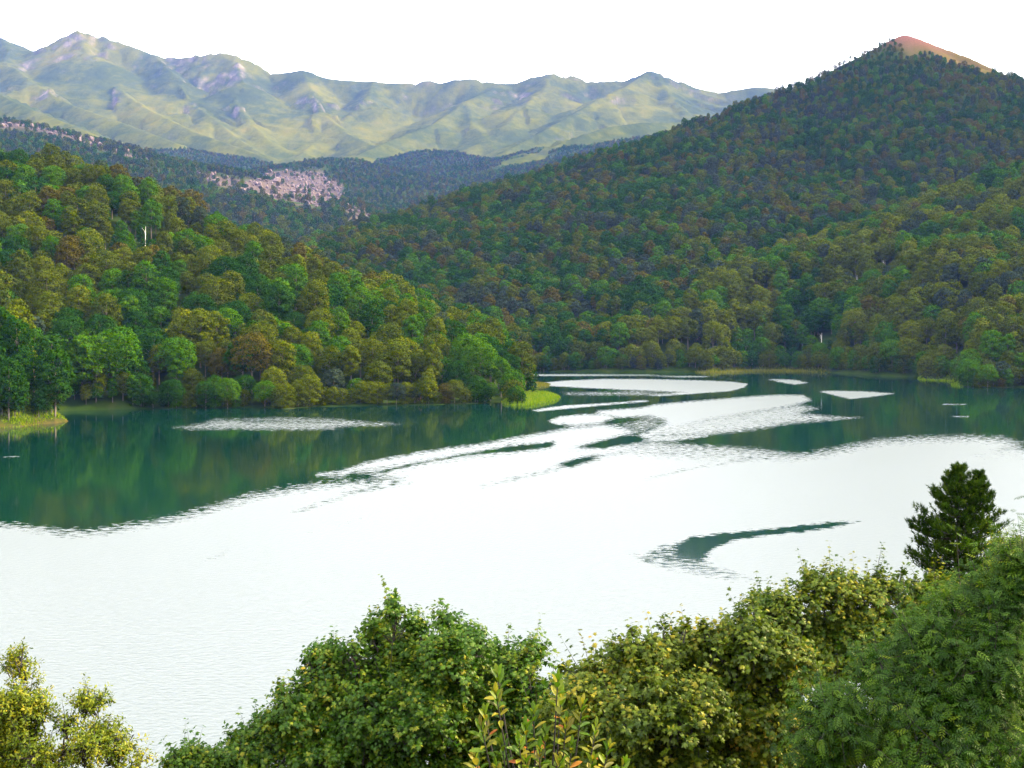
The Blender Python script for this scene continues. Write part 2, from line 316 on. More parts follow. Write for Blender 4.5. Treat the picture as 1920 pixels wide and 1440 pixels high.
GNAMES = {0: ('lakeside_bank', 'grassy near bank sloping down to the lake under the foreground trees', 'bank'),
          1: ('wooded_spur', 'low wooded spur reaching into the lake from the left', 'hill'),
          2: ('promontory', 'small promontory with a grassy tip at the left edge of the lake', 'hill'),
          3: ('wooded_hill', 'large forested hill with a bare reddish summit across the lake', 'hill'),
          4: ('valley', 'wooded valley with a pale rockslide between the spur and the mountains', 'valley'),
          6: ('wooded_ridge', 'lighter wooded ridge running down to the lake from the right edge', 'hill'),
          5: ('mountain', 'hazy green mountain range with rocky crests behind the valley', 'mountain')}
for gi, (nm, lb, ct) in GNAMES.items():
    f = q[fg == gi]
    if not len(f): continue
    u, inv = np.unique(f, return_inverse=True)
    me = make_mesh(nm, V[u], inv.reshape(f.shape), [MOUNT if gi == 5 else GROUND], smooth=True,
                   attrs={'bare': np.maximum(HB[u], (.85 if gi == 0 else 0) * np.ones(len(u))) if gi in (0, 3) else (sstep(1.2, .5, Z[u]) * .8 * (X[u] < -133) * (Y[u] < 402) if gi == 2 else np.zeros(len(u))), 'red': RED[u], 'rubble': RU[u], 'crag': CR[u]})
    tag(obj(nm, me), lb, ct, kind='structure')

# ------------------------------------------------------------------ the lake: one sheet, calm water with wind-ruffled patches
RIPPLES = [  # (outline of a patch in the photo, ruffle 0..1, softness)
 ([(-900,985),(0,985),(60,992),(120,1001),(180,999),(250,988),(330,974),(400,955),(460,936),(520,924),(600,913),(680,906),(735,902),(745,897),(712,890),(705,886),(740,878),(850,858),(960,846),(1040,837),(1100,838),(1160,832),(1220,838),(1300,846),(1400,851),(1480,859),(1540,852),(1600,840),(1650,829),(1720,825),(1800,823),(1870,825),(1900,833),(1885,842),(1900,849),(1960,852),(2800,850),(2800,4000),(-900,4000)], 1, 15),
 ([(600,889),(640,884),(700,866),(800,848),(900,835),(960,823),(1020,813),(1080,802),(1130,798),(1170,803),(1185,810),(1160,818),(1110,828),(1080,834),(1060,840),(1040,838),(1036,829),(960,832),(900,843),(800,861),(700,877),(640,889)], .95, 7),
 ([(1032,790),(1050,782),(1090,778),(1130,778),(1150,784),(1120,792),(1080,796),(1045,794)], 1, 4),
 ([(1120,771),(1200,766),(1225,760),(1300,753),(1400,745),(1460,741),(1505,742),(1519,750),(1480,760),(1400,773),(1330,784),(1280,797),(1250,806),(1215,819),(1250,821),(1320,817),(1260,825),(1212,823),(1203,816),(1228,806),(1252,795),(1245,785),(1215,779),(1165,782),(1132,776)], 1, 4),
 ([(1270,794),(1330,782),(1400,771),(1500,759),(1535,765),(1505,775),(1560,780),(1612,783),(1560,788),(1480,795),(1420,805),(1370,812),(1300,817),(1215,822),(1240,806)], .62, 6),
 ([(1000,769),(1060,760.5),(1150,755.5),(1210,750.5),(1215,752.5),(1150,758),(1060,766),(1010,771)], .95, 2.0),
 ([(1000,720),(1060,714),(1130,711),(1200,711),(1300,713),(1370,716),(1402,720),(1395,726),(1370,733),(1330,735.5),(1300,738),(1240,742),(1220,741),(1290,735.5),(1200,731),(1100,727),(1020,722.5)], 1, 1.6),
 ([(1050,735),(1200,732),(1260,737),(1230,743),(1060,742)], .42, 4),
 ([(995,702),(1080,701),(1200,702.3),(1330,706),(1320,708),(1200,705),(1080,705),(995,705)], .95, 1.0),
 ([(1440,711),(1490,712),(1515,718),(1490,721),(1460,716)], .9, 1.4),
 ([(1533,733),(1560,733),(1620,734),(1677,738),(1640,743),(1595,748),(1565,741)], .95, 1.6),
 ([(320,802),(380,793),(400,785),(470,783),(520,782),(600,783),(650,787),(750,795),(720,798),(650,800),(620,806),(520,806.5),(430,806),(360,806)], .56, 6),
 ([(380,784),(470,789),(600,791),(640,792),(600,793),(470,791.5)], .25, 2),
 ([(5,856),(38,854.5),(38,857),(5,859)], .5, 1), ([(1766,757),(1812,757),(1812,760),(1766,760)], .5, .8), ([(1782,779),(1818,779),(1818,782),(1782,782)], .5, .8),
 ([(1180,1042),(1240,1022),(1300,1034),(1330,1060),(1380,1076),(1450,1086),(1440,1093),(1360,1091),(1270,1072),(1200,1057)], .5, 9),
 ([(1205,1044),(1245,1026),(1300,1006),(1330,1030),(1330,1060),(1380,1078),(1270,1066)], .34, 8),
 ([(1270,1022),(1300,1008),(1350,999),(1440,991),(1520,983),(1560,978),(1615,977),(1560,990),(1500,998),(1430,1005),(1380,1013),(1340,1028),(1318,1042),(1310,1050),(1270,1044)], 0, 4),
 ([(900,911),(960,893),(1020,882),(1055,863),(1110,853),(1170,845),(1205,841),(1160,853),(1110,868),(1060,880),(1000,895),(930,909),(905,915)], .42, 6),
 ([(1048,872),(1080,860),(1122,852),(1110,862),(1070,876)], .1, 3),
 ([(1200,901),(1250,882),(1300,873),(1380,861),(1450,856),(1400,867),(1330,877),(1260,891),(1210,904)], .52, 6),
 ([(1150,846),(1220,834),(1320,838),(1420,846),(1475,856),(1400,860),(1280,866),(1180,858)], .56, 10),
 ([(545,961),(600,940),(650,925),(700,912),(770,904),(720,915),(660,929),(610,946),(560,963)], .36, 6),
 ([(560,1001),(640,976),(700,961),(730,954),(700,970),(640,986),(580,1003)], .66, 7),
 ([(370,1052),(400,1035),(445,1024),(430,1040),(390,1060)], .62, 9),
 ([(1085,839),(1120,830),(1170,818),(1215,823),(1180,831),(1130,840)], 0, 2.5),
 ([(1160,796),(1215,781),(1245,787),(1245,797),(1220,806),(1200,812),(1188,808),(1180,801)], .44, 8),
 ([(705,886),(760,873),(850,855),(960,838),(1035,829),(1042,832),(1030,838),(960,846),(880,852),(800,866),(715,886)], 0, 2),
 ([(1740,852),(1850,838),(1900,846),(1960,856),(1850,868)], .72, 10),
 ([(1260,960),(1330,975),(1400,985),(1390,990),(1300,975),(1250,962)], .72, 8), ([(1480,955),(1530,962),(1560,968),(1500,966)], .74, 6),
]
ys = 1 / np.linspace(1 / 45.0, 1 / 830.0, 520); xs = np.concatenate([[-1.9, -1.4, -1.0, -.8, -.66], np.linspace(-.56, .56, 560), [.66, .8, 1.0, 1.4, 1.9]])
gx, gy = np.meshgrid(xs, ys); wx = gx * gy; wy = gy
px, py = to_px(wx, wy, 0 * wx)
mask = np.zeros(px.shape)
for P, val, soft in RIPPLES:
    P = np.array(P, float); lo, hi = P.min(0) - 60, P.max(0) + 60
    s = (px > lo[0]) & (px < hi[0]) & (py > lo[1]) & (py < hi[1])
    if not s.any(): continue
    soft = soft * 1.7; cov = sstep(-soft, soft, poly_sd(px[s], py[s], P, .45)); mask[s] = mask[s] * (1 - cov) + val * cov
n0, n1 = px.shape; ii = np.arange(n0 * n1).reshape(n0, n1)
wf = np.stack([ii[:-1, :-1], ii[:-1, 1:], ii[1:, 1:], ii[1:, :-1]], -1).reshape(-1, 4)
WV = np.stack([wx.ravel(), wy.ravel(), 0 * wx.ravel()], 1)
def water_mat():
    m, nt, out = new_mat('lake_water')
    mk = attr(nt, 'ruffle')
    sp1 = noise(nt, 1.1, 3, .6, vec_scale=(.55, 1, 1)); sp2 = noise(nt, .25, 3, .6, vec_scale=(.5, 1, 1))
    v = mathn(nt, 'ADD', mathn(nt, 'MULTIPLY', mathn(nt, 'SUBTRACT', sp1.outputs[0], .5), 2.4), mathn(nt, 'MULTIPLY', mathn(nt, 'SUBTRACT', sp2.outputs[0], .5), .5))
    edge = mathn(nt, 'MULTIPLY', mathn(nt, 'MULTIPLY', mk, mathn(nt, 'SUBTRACT', 1.0, mk)), 4.0)
    k = nt.nodes.new('ShaderNodeMapRange'); k.interpolation_type = 'SMOOTHSTEP'; k.inputs[1].default_value = .34; k.inputs[2].default_value = .62
    nt.links.new(mathn(nt, 'ADD', mk, mathn(nt, 'MULTIPLY', v, edge)), k.inputs[0]); rip = k.outputs[0]
    wave = noise(nt, 2.0, 4, .6, vec_scale=(.6, 1, 1)); calm = noise(nt, .35, 3, .5, vec_scale=(.35, 1, 1))
    hgt = mathn(nt, 'ADD', mathn(nt, 'MULTIPLY', mathn(nt, 'MULTIPLY', wave.outputs[0], rip), .085), mathn(nt, 'MULTIPLY', calm.outputs[0], .004))
    b = nt.nodes.new('ShaderNodeBump'); b.inputs['Strength'].default_value = 1.0; b.inputs['Distance'].default_value = 1.0; nt.links.new(hgt, b.inputs['Height'])
    p = nt.nodes.new('ShaderNodeBsdfPrincipled'); p.inputs['Base Color'].default_value = (.0001, .0125, .0085, 1); p.inputs['IOR'].default_value = 1.95
    r = nt.nodes.new('ShaderNodeMapRange'); r.inputs[3].default_value = .06; r.inputs[4].default_value = .32; nt.links.new(rip, r.inputs[0])
    nt.links.new(r.outputs[0], p.inputs['Roughness']); nt.links.new(b.outputs[0], p.inputs['Normal']); nt.links.new(p.outputs[0], out.inputs[0]); return m
me = make_mesh('lake', WV, wf, [water_mat()], smooth=True, attrs={'ruffle': mask.ravel()})
tag(obj('lake', me), 'green mountain lake with calm dark water and bright wind-ruffled patches', 'lake', kind='structure')

# ------------------------------------------------------------------ tree building blocks
def tube(pts, rad, n=6):
    pts = np.asarray(pts, float); rad = np.asarray(rad, float); T = norm(np.gradient(pts, axis=0))
    up = np.where(np.abs(T[:, 2:3]) > .9, np.array([[1., 0, 0]]), np.array([[0, 0, 1.]])); a = norm(np.cross(T, up)); b = np.cross(T, a)
    th = np.linspace(0, 2 * np.pi, n, endpoint=False)
    V = pts[:, None] + rad[:, None, None] * (np.cos(th)[None, :, None] * a[:, None] + np.sin(th)[None, :, None] * b[:, None])
    ii = np.arange(len(pts) * n).reshape(len(pts), n); r = np.roll(ii, -1, 1)
    return V.reshape(-1, 3), np.stack([ii[:-1], r[:-1], r[1:], ii[1:]], -1).reshape(-1, 4)
def join(parts):
    Vs, Fs, o = [], [], 0
    for v, f in parts: Vs.append(v); Fs.append(f + o); o += len(v)
    return np.concatenate(Vs), np.concatenate(Fs)
def limb(a, b, r0, r1, n=5, sag=.12, seg=5, g=rng):
    a, b = np.asarray(a, float), np.asarray(b, float); t = np.linspace(0, 1, seg)[:, None]; L = np.linalg.norm(b - a)
    p = a + (b - a) * t + np.sin(np.pi * t) * (g.normal(0, 1, 3) * sag * L * .35 + np.array([0, 0, -sag * L * .3])); return tube(p, np.linspace(r0, r1, seg), n)
def cards(pos, nrm, size, g):
    """bent diamond-shaped leaf clumps"""
    n = len(pos); nrm = norm(nrm); r = g.normal(0, 1, (n, 3)); a = norm(np.cross(nrm, r)); b = np.cross(nrm, a)
    s = (size * g.uniform(.6, 1.35, n))[:, None]; e = g.uniform(.55, .95, n)[:, None]
    Vv = np.stack([pos + a * s * .5, pos + b * s * .5 * e - nrm * s * .12, pos - a * s * .5, pos - b * s * .5 * e - nrm * s * .12], 1)
    ii = np.arange(n * 4).reshape(n, 4); return Vv.reshape(-1, 3), ii, np.repeat(g.random(n), 4)
def crown_shape(seed, Ht, Rc, base, nl, top):
    g = np.random.default_rng(seed); lobes = []
    zc = Ht * (base + (1 - base) * .52); hz = Ht * (1 - base) * .5
    for i in range(nl):
        f = (i + .5) / nl; z = 1 - 1.75 * f; ph = i * 2.39996 + g.uniform(-.4, .4); rr = math.sqrt(max(0, 1 - z * z))
        rr = rr if z > 0 else rr * (1 + .12 * z) if top else max(rr, .75)
        k = g.uniform(.55, .72); c = np.array([math.cos(ph) * rr * Rc * k, math.sin(ph) * rr * Rc * k, zc + z * hz * (.68 if top or z > 0 else .95)])
        lobes.append((c, Rc * g.uniform(.34, .5)))
    return lobes
def crown_cards(lobes, n, size, seed):
    g = np.random.default_rng(seed + 99); Cn = np.array([l[0] for l in lobes]); Rn = np.array([l[1] for l in lobes])
    k = g.choice(len(lobes), n * 2, p=Rn ** 2 / (Rn ** 2).sum()); u = norm(g.normal(0, 1, (n * 2, 3))); u[:, 2] = np.where(u[:, 2] < -.35, -u[:, 2], u[:, 2])
    pos = Cn[k] + u * Rn[k][:, None] * np.array([1, 1, .82]) * g.uniform(.72, 1.08, n * 2)[:, None]
    dist = np.linalg.norm(pos[:, None] - Cn[None], axis=2) / Rn[None]; dist[np.arange(len(k)), k] = 9
    keep = dist.min(1) > .72; pos, u = pos[keep][:n], u[keep][:n]
    return cards(pos, u + g.normal(0, .45, u.shape) + np.array([0, 0, .35]), size, g)
SHAPES = [  # name, height, crown radius, crown base, lobes, narrowing below
 ('domed', 21, 7.0, .10, 24, True), ('domed', 22, 7.6, .12, 28, True), ('tall', 25, 6.2, .08, 26, True), ('tall', 24, 5.8, .10, 24, True),
 ('broad', 19, 7.8, .12, 26, True), ('skirted', 20, 6.6, -.04, 30, False), ('skirted', 17, 6.0, -.05, 26, False), ('slender', 23, 4.8, .05, 20, True)]
def trunk_mesh(seed, Ht, lobes):
    g = np.random.default_rng(seed + 5); top = np.array([g.normal(0, .3), g.normal(0, .3), Ht * .8])
    parts = [tube(np.array([[0, 0, -1.5], [0, 0, .2], [.1, 0, Ht * .3], [.05, .1, Ht * .55], top]), [.42, .3, .23, .15, .05], 7)]
    for c, r in lobes[::3]: parts.append(limb([0, 0, min(c[2] * .75, Ht * .6)], c, .13, .03, 4, .1, 4, g))
    return join(parts)
CROWN, TRUNK, PROTO = {}, [], {'mid': [], 'far': []}
forest_cols = {'mid': bpy.data.collections.new('forest_tree_kinds'), 'far': bpy.data.collections.new('distant_tree_kinds')}
for si, (nm, Ht, Rc, base, nl, top) in enumerate(SHAPES):
    lb = crown_shape(si + 3, Ht, Rc, base, nl, top); tv, tf = trunk_mesh(si, Ht, lb)
    TRUNK.append(make_mesh('trunk', tv, tf, [BARK], smooth=True))
    v, f, t = crown_cards(lb, 4200, .70, si)
    for c in COLS: CROWN[si, c] = make_mesh('crown', v, f, [LEAF[c]], tint=t)
    for lod, n, s in (('mid', 1500, 1.05), ('far', 420, 1.9)):
        v, f, t = crown_cards(lb, n, s, si + 40); o = len(v)
        for c in COLS:
            me = make_mesh('forest_tree', np.concatenate([v, tv]), np.concatenate([f, tf + o]), [LEAF[c], BARK], np.r_[np.zeros(len(f)), np.ones(len(tf))], np.r_[t, np.zeros(len(tv))])
            ob = bpy.data.objects.new('k%03d' % (si * len(COLS) + COLS.index(c)), me); forest_cols[lod].objects.link(ob)

def scatter_group(name, col):
    ng = bpy.data.node_groups.new(name, 'GeometryNodeTree'); ng.interface.new_socket('Geometry', in_out='INPUT', socket_type='NodeSocketGeometry'); ng.interface.new_socket('Geometry', in_out='OUTPUT', socket_type='NodeSocketGeometry')
    N = ng.nodes.new; i = N('NodeGroupInput'); o = N('NodeGroupOutput'); ip = N('GeometryNodeInstanceOnPoints'); ci = N('GeometryNodeCollectionInfo')
    ci.inputs[0].default_value = col; ci.inputs['Separate Children'].default_value = True; ci.inputs['Reset Children'].default_value = True
    def at(nm, ty): a = N('GeometryNodeInputNamedAttribute'); a.data_type = ty; a.inputs[0].default_value = nm; return a.outputs[0]
    er = N('FunctionNodeEulerToRotation'); ng.links.new(at('rot', 'FLOAT_VECTOR'), er.inputs[0])
    ng.links.new(i.outputs[0], ip.inputs['Points']); ng.links.new(ci.outputs[0], ip.inputs['Instance']); ip.inputs['Pick Instance'].default_value = True
    ng.links.new(at('kind_index', 'INT'), ip.inputs['Instance Index']); ng.links.new(er.outputs[0], ip.inputs['Rotation']); ng.links.new(at('size', 'FLOAT_VECTOR'), ip.inputs['Scale'])
    ng.links.new(ip.outputs[0], o.inputs[0]); return ng
SC = {k: scatter_group('forest_' + k, c) for k, c in forest_cols.items()}
def forest(name, lod, pos, rz, size, kidx, label):
    me = bpy.data.meshes.new(name); n = len(pos); me.vertices.add(n); me.vertices.foreach_set('co', np.asarray(pos, np.float32).ravel())
    r = np.zeros((n, 3), np.float32); r[:, 2] = rz
    a = me.attributes.new('rot', 'FLOAT_VECTOR', 'POINT'); a.data.foreach_set('vector', r.ravel())
    a = me.attributes.new('size', 'FLOAT_VECTOR', 'POINT'); a.data.foreach_set('vector', np.asarray(size, np.float32).ravel())
    a = me.attributes.new('kind_index', 'INT', 'POINT'); a.data.foreach_set('value', np.asarray(kidx, np.int32))
    o = obj(name, me); m = o.modifiers.new('scatter', 'NODES'); m.node_group = SC[lod]
    return tag(o, label, 'forest', kind='stuff')

# ------------------------------------------------------------------ where the forest stands
def jgrid(x0, x1, y0, y1, s, seed):
    g = np.random.default_rng(seed); gx, gy = np.meshgrid(np.arange(x0, x1, s), np.arange(y0, y1, s)); gx = gx + (np.arange(gx.shape[0]) % 2)[:, None] * s * .5
    return gx.ravel() + g.uniform(-.36, .36, gx.size) * s, gy.ravel() + g.uniform(-.36, .36, gx.size) * s
SETS = []
for s, box in ((9.0, (-560, 30, 360, 800)), (6.8, (-450, 1000, 545, 1570)), (11.0, (-2100, 2100, 1250, 4150))):
    x, y = jgrid(*box, s, int(s * 10)); k = np.abs(x) < .56 * y + 40; x, y = x[k], y[k]
    z, g, sd, cr, hb, rd = terrain(x, y); SETS.append((x, y, z, g, sd, hb, rd, np.maximum(rubble_mask(x, y, z, g), 1.15 * rubble_mask(x, y, z + 9, g))))
gs = np.random.default_rng(33); row = []
for (x0, y0), (x1, y1) in zip(LAKE, LAKE[1:] + LAKE[:1]):
    L = math.hypot(x1 - x0, y1 - y0); nx_, ny_ = (y1 - y0) / L, -(x1 - x0) / L
    for t in np.arange(.5, max(L / 3.4, 1)) / max(L / 3.4, 1):
        o = gs.uniform(2.2, 4.6); row.append((x0 + t * (x1 - x0) + nx_ * o, y0 + t * (y1 - y0) + ny_ * o)); row.append((x0 + t * (x1 - x0) - nx_ * o, y0 + t * (y1 - y0) - ny_ * o))
row = np.array(row); row = row[(row[:, 1] > 330) & (np.abs(row[:, 0]) < .47 * row[:, 1] + 40)]; z, g, sd, cr, hb, rd = terrain(row[:, 0], row[:, 1]); g = np.where(g == 4, 3, g)
SETS.append((row[:, 0], row[:, 1], z, g, sd, hb, rd, 0 * z))
x, y, z, g, sd, hb, rd, ru = [np.concatenate([s[i] for s in SETS]) for i in range(8)]
src = np.concatenate([np.full(len(s[0]), i) for i, s in enumerate(SETS)])
r1 = rng.random(len(x)); nz = fbm(x / 120, y / 120, 3)
ok = ((src == 0) & ((g == 1) | (g == 2))) | ((src == 1) & ((g == 3) | (g == 6))) | ((src == 2) & (g == 4)) | ((src == 1) & (g == 4) & (y < 1250) & (y > 745)) | ((src == 3) & (sd > 1))
ok &= (sd > 1.6) & (z > .1) & (hb < .25 + .3 * r1) & (ru * .78 < r1)
px, py = to_px(x, y, z)
ok &= ~((poly_sd(px, py, [(930,700),(1060,700),(1060,765),(930,765)]) > 0) & (px > 985))
x, y, z, g, sd, src, nz = [a[ok] for a in (x, y, z, g, sd, src, nz)]; fringe = src == 3; src = np.where(fringe, np.where((g == 1) | (g == 2), 0, 1), src)
n = len(x)
# size: big lakeside trees, shorter ones high up and far back
top = np.interp(z, [0, 40, 150, 300, 380], [.90, .88, .72, .54, .26]); far = np.interp(y, [400, 700, 1300, 2200, 4000], [1.04, .95, .84, .60, .56])
sc = np.minimum(np.where(g == 4, far * .95, top), far * 1.05) * rng.uniform(.62, 1.16, n)
shp = rng.choice(len(SHAPES), n, p=[.17, .14, .18, .15, .10, .06, .06, .14])
edge = (sd < 13) & (g != 2); shp = np.where(edge, rng.choice([5, 6, 5, 4], n), shp); sc = np.where(edge, sc * rng.uniform(.62, 1.0, n), sc); sc = np.where(g == 2, sc * 1.12, np.where(g == 3, sc * .88, sc)); sc = np.where(fringe, rng.uniform(.28, .62, n), sc)
pc = np.array([[.20, .20, .28, .20, .08, .04], [.24, .28, .22, .26, .0, .0], [.40, .09, .18, .02, .10, .21], [.36, .08, .18, .02, .08, .28], [.12, .25, .29, .28, .05, .01]])
row = np.where(g == 1, 0, np.where(g == 2, 1, np.where(g == 3, 2, np.where(g == 6, 4, 3))))
cum = np.cumsum(pc, 1)[row]; cum /= cum[:, -1:]
rr = np.clip(rng.random(n) * .75 + (fbm(x / 38 + 9, y / 38, 2) - .5) * 1.1 + .125, 0, .999); col = (rr[:, None] > cum).sum(1)
col = np.minimum(col, 5); rz = rng.uniform(0, 6.28, n)
hs = np.array([s[1] for s in SHAPES])[shp] * sc; cs = np.array([s[2] for s in SHAPES])[shp] * sc
# bare pale trunks on the hill stand in small gaps
DEAD = [(1606, 540, 34), (1845, 588, 34), (1122, 556, 26), (1655, 500, 24), (1540, 640, 26), (272, 470, 60)]
dead_pts = []
for a, b, hpx in DEAD:
    dd = np.arange(430, 1450, 1.5); ww = np.stack([W(a, b, d) for d in dd]); tz = terrain(ww[:, 0], ww[:, 1])[0]
    i = np.argmax(tz + 4 > ww[:, 2]); p = ww[i]; dead_pts.append((p[0], p[1], tz[i], hpx / F * p[1]))
keep = np.ones(n, bool)
for (a, b, c_, hh) in dead_pts: keep &= ~((np.abs(x - a) < 4) & (y > b - 12) & (y < b + 1.5))
x, y, z, g, sd, src, sc, shp, col, rz, hs, cs = [v[keep] for v in (x, y, z, g, sd, src, sc, shp, col, rz, hs, cs)]; n = len(x)
# which trees show largest: crowns drawn nearest first into a coarse view
near = np.where(y < 1050)[0]; near = near[np.argsort(y[near])]
buf = np.full((360, 480), -1, np.int64); cnt = np.zeros(n)
for i in near:
    cx, cyy = to_px(x[i], y[i], z[i] + hs[i] * .58); rx = cs[i] * F / y[i] / 4; ry = hs[i] * .44 * F / y[i] / 4; cx /= 4; cyy /= 4
    x0, x1, y0, y1 = int(max(0, cx - rx)), int(min(480, cx + rx + 1)), int(max(0, cyy - ry)), int(min(360, cyy + ry + 1))
    if x0 >= x1 or y0 >= y1: continue
    gx, gy = np.meshgrid(np.arange(x0, x1), np.arange(y0, y1)); m = (((gx - cx) / rx) ** 2 + ((gy - cyy) / ry) ** 2 < 1) & (buf[y0:y1, x0:x1] < 0)
    buf[y0:y1, x0:x1][m] = i; cnt[i] = m.sum()
order = np.argsort(-cnt)[:296]; order = order[cnt[order] > 6]; single = np.zeros(n, bool); single[order] = True

ORD = ['first', 'second', 'third', 'fourth', 'fifth', 'sixth', 'seventh', 'eighth', 'ninth', 'tenth', 'eleventh', 'twelfth', 'thirteenth', 'fourteenth', 'fifteenth', 'sixteenth', 'seventeenth', 'eighteenth', 'nineteenth', 'twentieth']
ORD += ['twenty-' + o for o in ORD[:9]] + ['thirtieth'] + ['thirty-' + o for o in ORD[:9]] + ['fortieth']
def place(i):
    if g[i] == 2: return 'on the grassy-tipped promontory', 'trees on the left promontory', x[i] * -1, 'from its tip'
    if g[i] == 1:
        b = 'in the waterline row of the spur' if sd[i] < 12 else 'low on the spur' if z[i] < 16 else 'halfway up the spur' if z[i] < 42 else 'high on the spur' if z[i] < 75 else 'near the top of the spur'
        return b, 'trees on the wooded spur', -x[i], 'from the grassy point'
    b = 'at the water under the right hill' if sd[i] < 12 else 'just above the far shore' if z[i] < 22 else 'low on the right-hand hill' if z[i] < 55 else 'partway up the right-hand hill'
    return b, 'trees on the far hillside', x[i], 'counted from the left'
bins = {}
for i in order:
    b, grp, key, frm = place(i); bins.setdefault((b, COLS[col[i]], SHAPES[shp[i]][0]), []).append((key, i, grp, frm))
FORM = {'domed': 'domed', 'tall': 'tall', 'broad': 'broad', 'skirted': 'low-skirted', 'slender': 'slender'}
for (b, cn, fm), L in bins.items():
    L.sort()
    for k, (key, i, grp, frm) in enumerate(L):
        t = empty('broadleaf_tree', (x[i], y[i], z[i] - .2 - (.09 * hs[i] if sd[i] < 13 else 0)), rz[i], sc[i])
        lab = '%s %s tree %s' % (FORM[fm], cn, b) if len(L) == 1 else '%s %s %s tree %s, %s' % (ORD[min(k, len(ORD) - 1)], FORM[fm], cn, frm, b)
        tag(t, lab, 'tree', grp)
        obj('trunk', TRUNK[shp[i]], t); cw = obj('crown', CROWN[shp[i], COLS[col[i]]], t); cw['kind'] = 'stuff'
rest = ~single; P3 = np.stack([x, y, z - .2 - np.where(sd < 13, .09 * hs, 0)], 1); S3 = np.stack([sc, sc, sc * rng.uniform(.9, 1.12, n)], 1); K = shp * len(COLS) + col
for nm, sel, lod, lb in (('forest', rest & ((g == 1) | (g == 2)), 'mid', 'dense broadleaf forest filling the wooded spur behind its front trees'),
                         ('forest', rest & (src == 1), 'mid', 'dense haze-tinted blue-green and russet forest covering the large hill across the lake'),
                         ('forest', rest & (src == 2), 'far', 'distant hazy forest in the valley below the mountains')):
    forest(nm, lod, P3[sel], rz[sel], S3[sel], K[sel], lb)
dead_lab = ['bare pale trunk standing out on the lower right hillside', 'bare pale trunk near the right edge above the far shore', 'bare pale trunk in the dark forest above the far shore', 'short bare pale trunk high on the right slope', 'thin bare pale trunk just above the far shore', 'bare pale trunk in a gap high on the wooded spur']
for (a, b, c_, hh), lb in zip(dead_pts, dead_lab):
    t = empty('bare_tree', (a, b, c_)); tag(t, lb, 'bare tree', 'bare pale trunks')
    hh = max(hh, 6); v, f = tube([[0, 0, -1], [0, 0, 0], [.1, 0, hh * .5], [.3, 0, hh]], [.26, .24, .18, .05], 6); tk = obj('trunk', make_mesh('trunk', v, f, [PALE_BARK], smooth=True), t)
    for k in range(3):
        e = np.array([random.uniform(-1.6, 1.6), random.uniform(-1, 1), hh * (.75 + .1 * k)]); v, f = limb([.1, 0, hh * (.5 + .12 * k)], e, .09, .02, 4); obj('limb', make_mesh('limb', v, f, [PALE_BARK]), tk)

# ------------------------------------------------------------------ rockslide, reeds and waterside bushes
ROCK = simple_mat('rockslide_rock', (.042, .029, .029), (.115, .080, .078), .2, .95)
bx, by = jgrid(-1800, 0, 1900, 3300, 9.5, 21); bz, bg_, bsd, *_ = terrain(bx, by); bm = rubble_mask(bx, by, bz, bg_); k = (bm * .46 > rng.random(len(bx))) & (np.abs(bx) < .46 * by)
bx, by, bz = bx[k], by[k], bz[k]; nb = len(bx)
phi = (1 + 5 ** .5) / 2; iv = norm(np.array([(-1, phi, 0), (1, phi, 0), (-1, -phi, 0), (1, -phi, 0), (0, -1, phi), (0, 1, phi), (0, -1, -phi), (0, 1, -phi), (phi, 0, -1), (phi, 0, 1), (-phi, 0, -1), (-phi, 0, 1)], float))
ifc = np.array([(0,11,5),(0,5,1),(0,1,7),(0,7,10),(0,10,11),(1,5,9),(5,11,4),(11,10,2),(10,7,6),(7,1,8),(3,9,4),(3,4,2),(3,2,6),(3,6,8),(3,8,9),(4,9,5),(2,4,11),(6,2,10),(8,6,7),(9,8,1)])
bs = rng.gamma(2.0, .95, nb) + 1.0; sq = rng.uniform(.6, 1.25, (nb, 1, 3)) * np.array([1, 1, 1.1]); jit = rng.uniform(.7, 1.25, (nb, 12, 1))
BV = iv[None] * jit * sq * bs[:, None, None] + np.stack([bx, by, bz + bs * .35], 1)[:, None]
tag(obj('rubble', make_mesh('rubble', BV.reshape(-1, 3), (ifc[None] + 12 * np.arange(nb)[:, None, None]).reshape(-1, 3), [ROCK])), 'pale pinkish rockslide of tumbled boulders in the wooded valley', 'rubble', kind='stuff')

REED = leaf_mat('reed_blades', [(.1, (.05, .10, .002)), (.5, (.10, .17, .003)), (.9, (.20, .22, .01))], .3, .3)
DRY = leaf_mat('dry_reed_blades', [(.1, (.05, .06, .01)), (.5, (.085, .095, .012)), (.9, (.14, .13, .02))], .3, .3)
def reeds(poly, label, mat, hgt=1.1, n=5200, grow=1.0):
    P = np.array([lake(*p) for p in poly]); c = P.mean(0); P = c + (P - c) * grow; lo, hi = P.min(0), P.max(0)
    g = np.random.default_rng(len(label)); a = g.uniform(lo[0], hi[0], n); b = g.uniform(lo[1], hi[1], n); s = poly_sd(a, b, P); k = s > g.uniform(0, .8, n); a, b, s = a[k], b[k], s[k]; m = len(a)
    zz = np.maximum(terrain(a, b)[0], -.1); hh = hgt * g.uniform(.6, 1.2, m) * np.clip(.55 + s * .2, 0, 1); w = .16; th = g.uniform(0, 3.14, m); dx, dy = np.cos(th) * w, np.sin(th) * w; lx, ly = g.normal(0, .22, m), g.normal(0, .22, m)
    Vv = np.stack([np.stack([a - dx, b - dy, zz - .1], 1), np.stack([a + dx, b + dy, zz - .1], 1), np.stack([a + lx, b + ly, zz + hh], 1)], 1)
    tag(obj('reeds', make_mesh('reeds', Vv.reshape(-1, 3), np.arange(m * 3).reshape(m, 3), [mat], tint=np.repeat(g.random(m), 3))), label, 'reeds', 'reed beds along the shore', 'stuff')
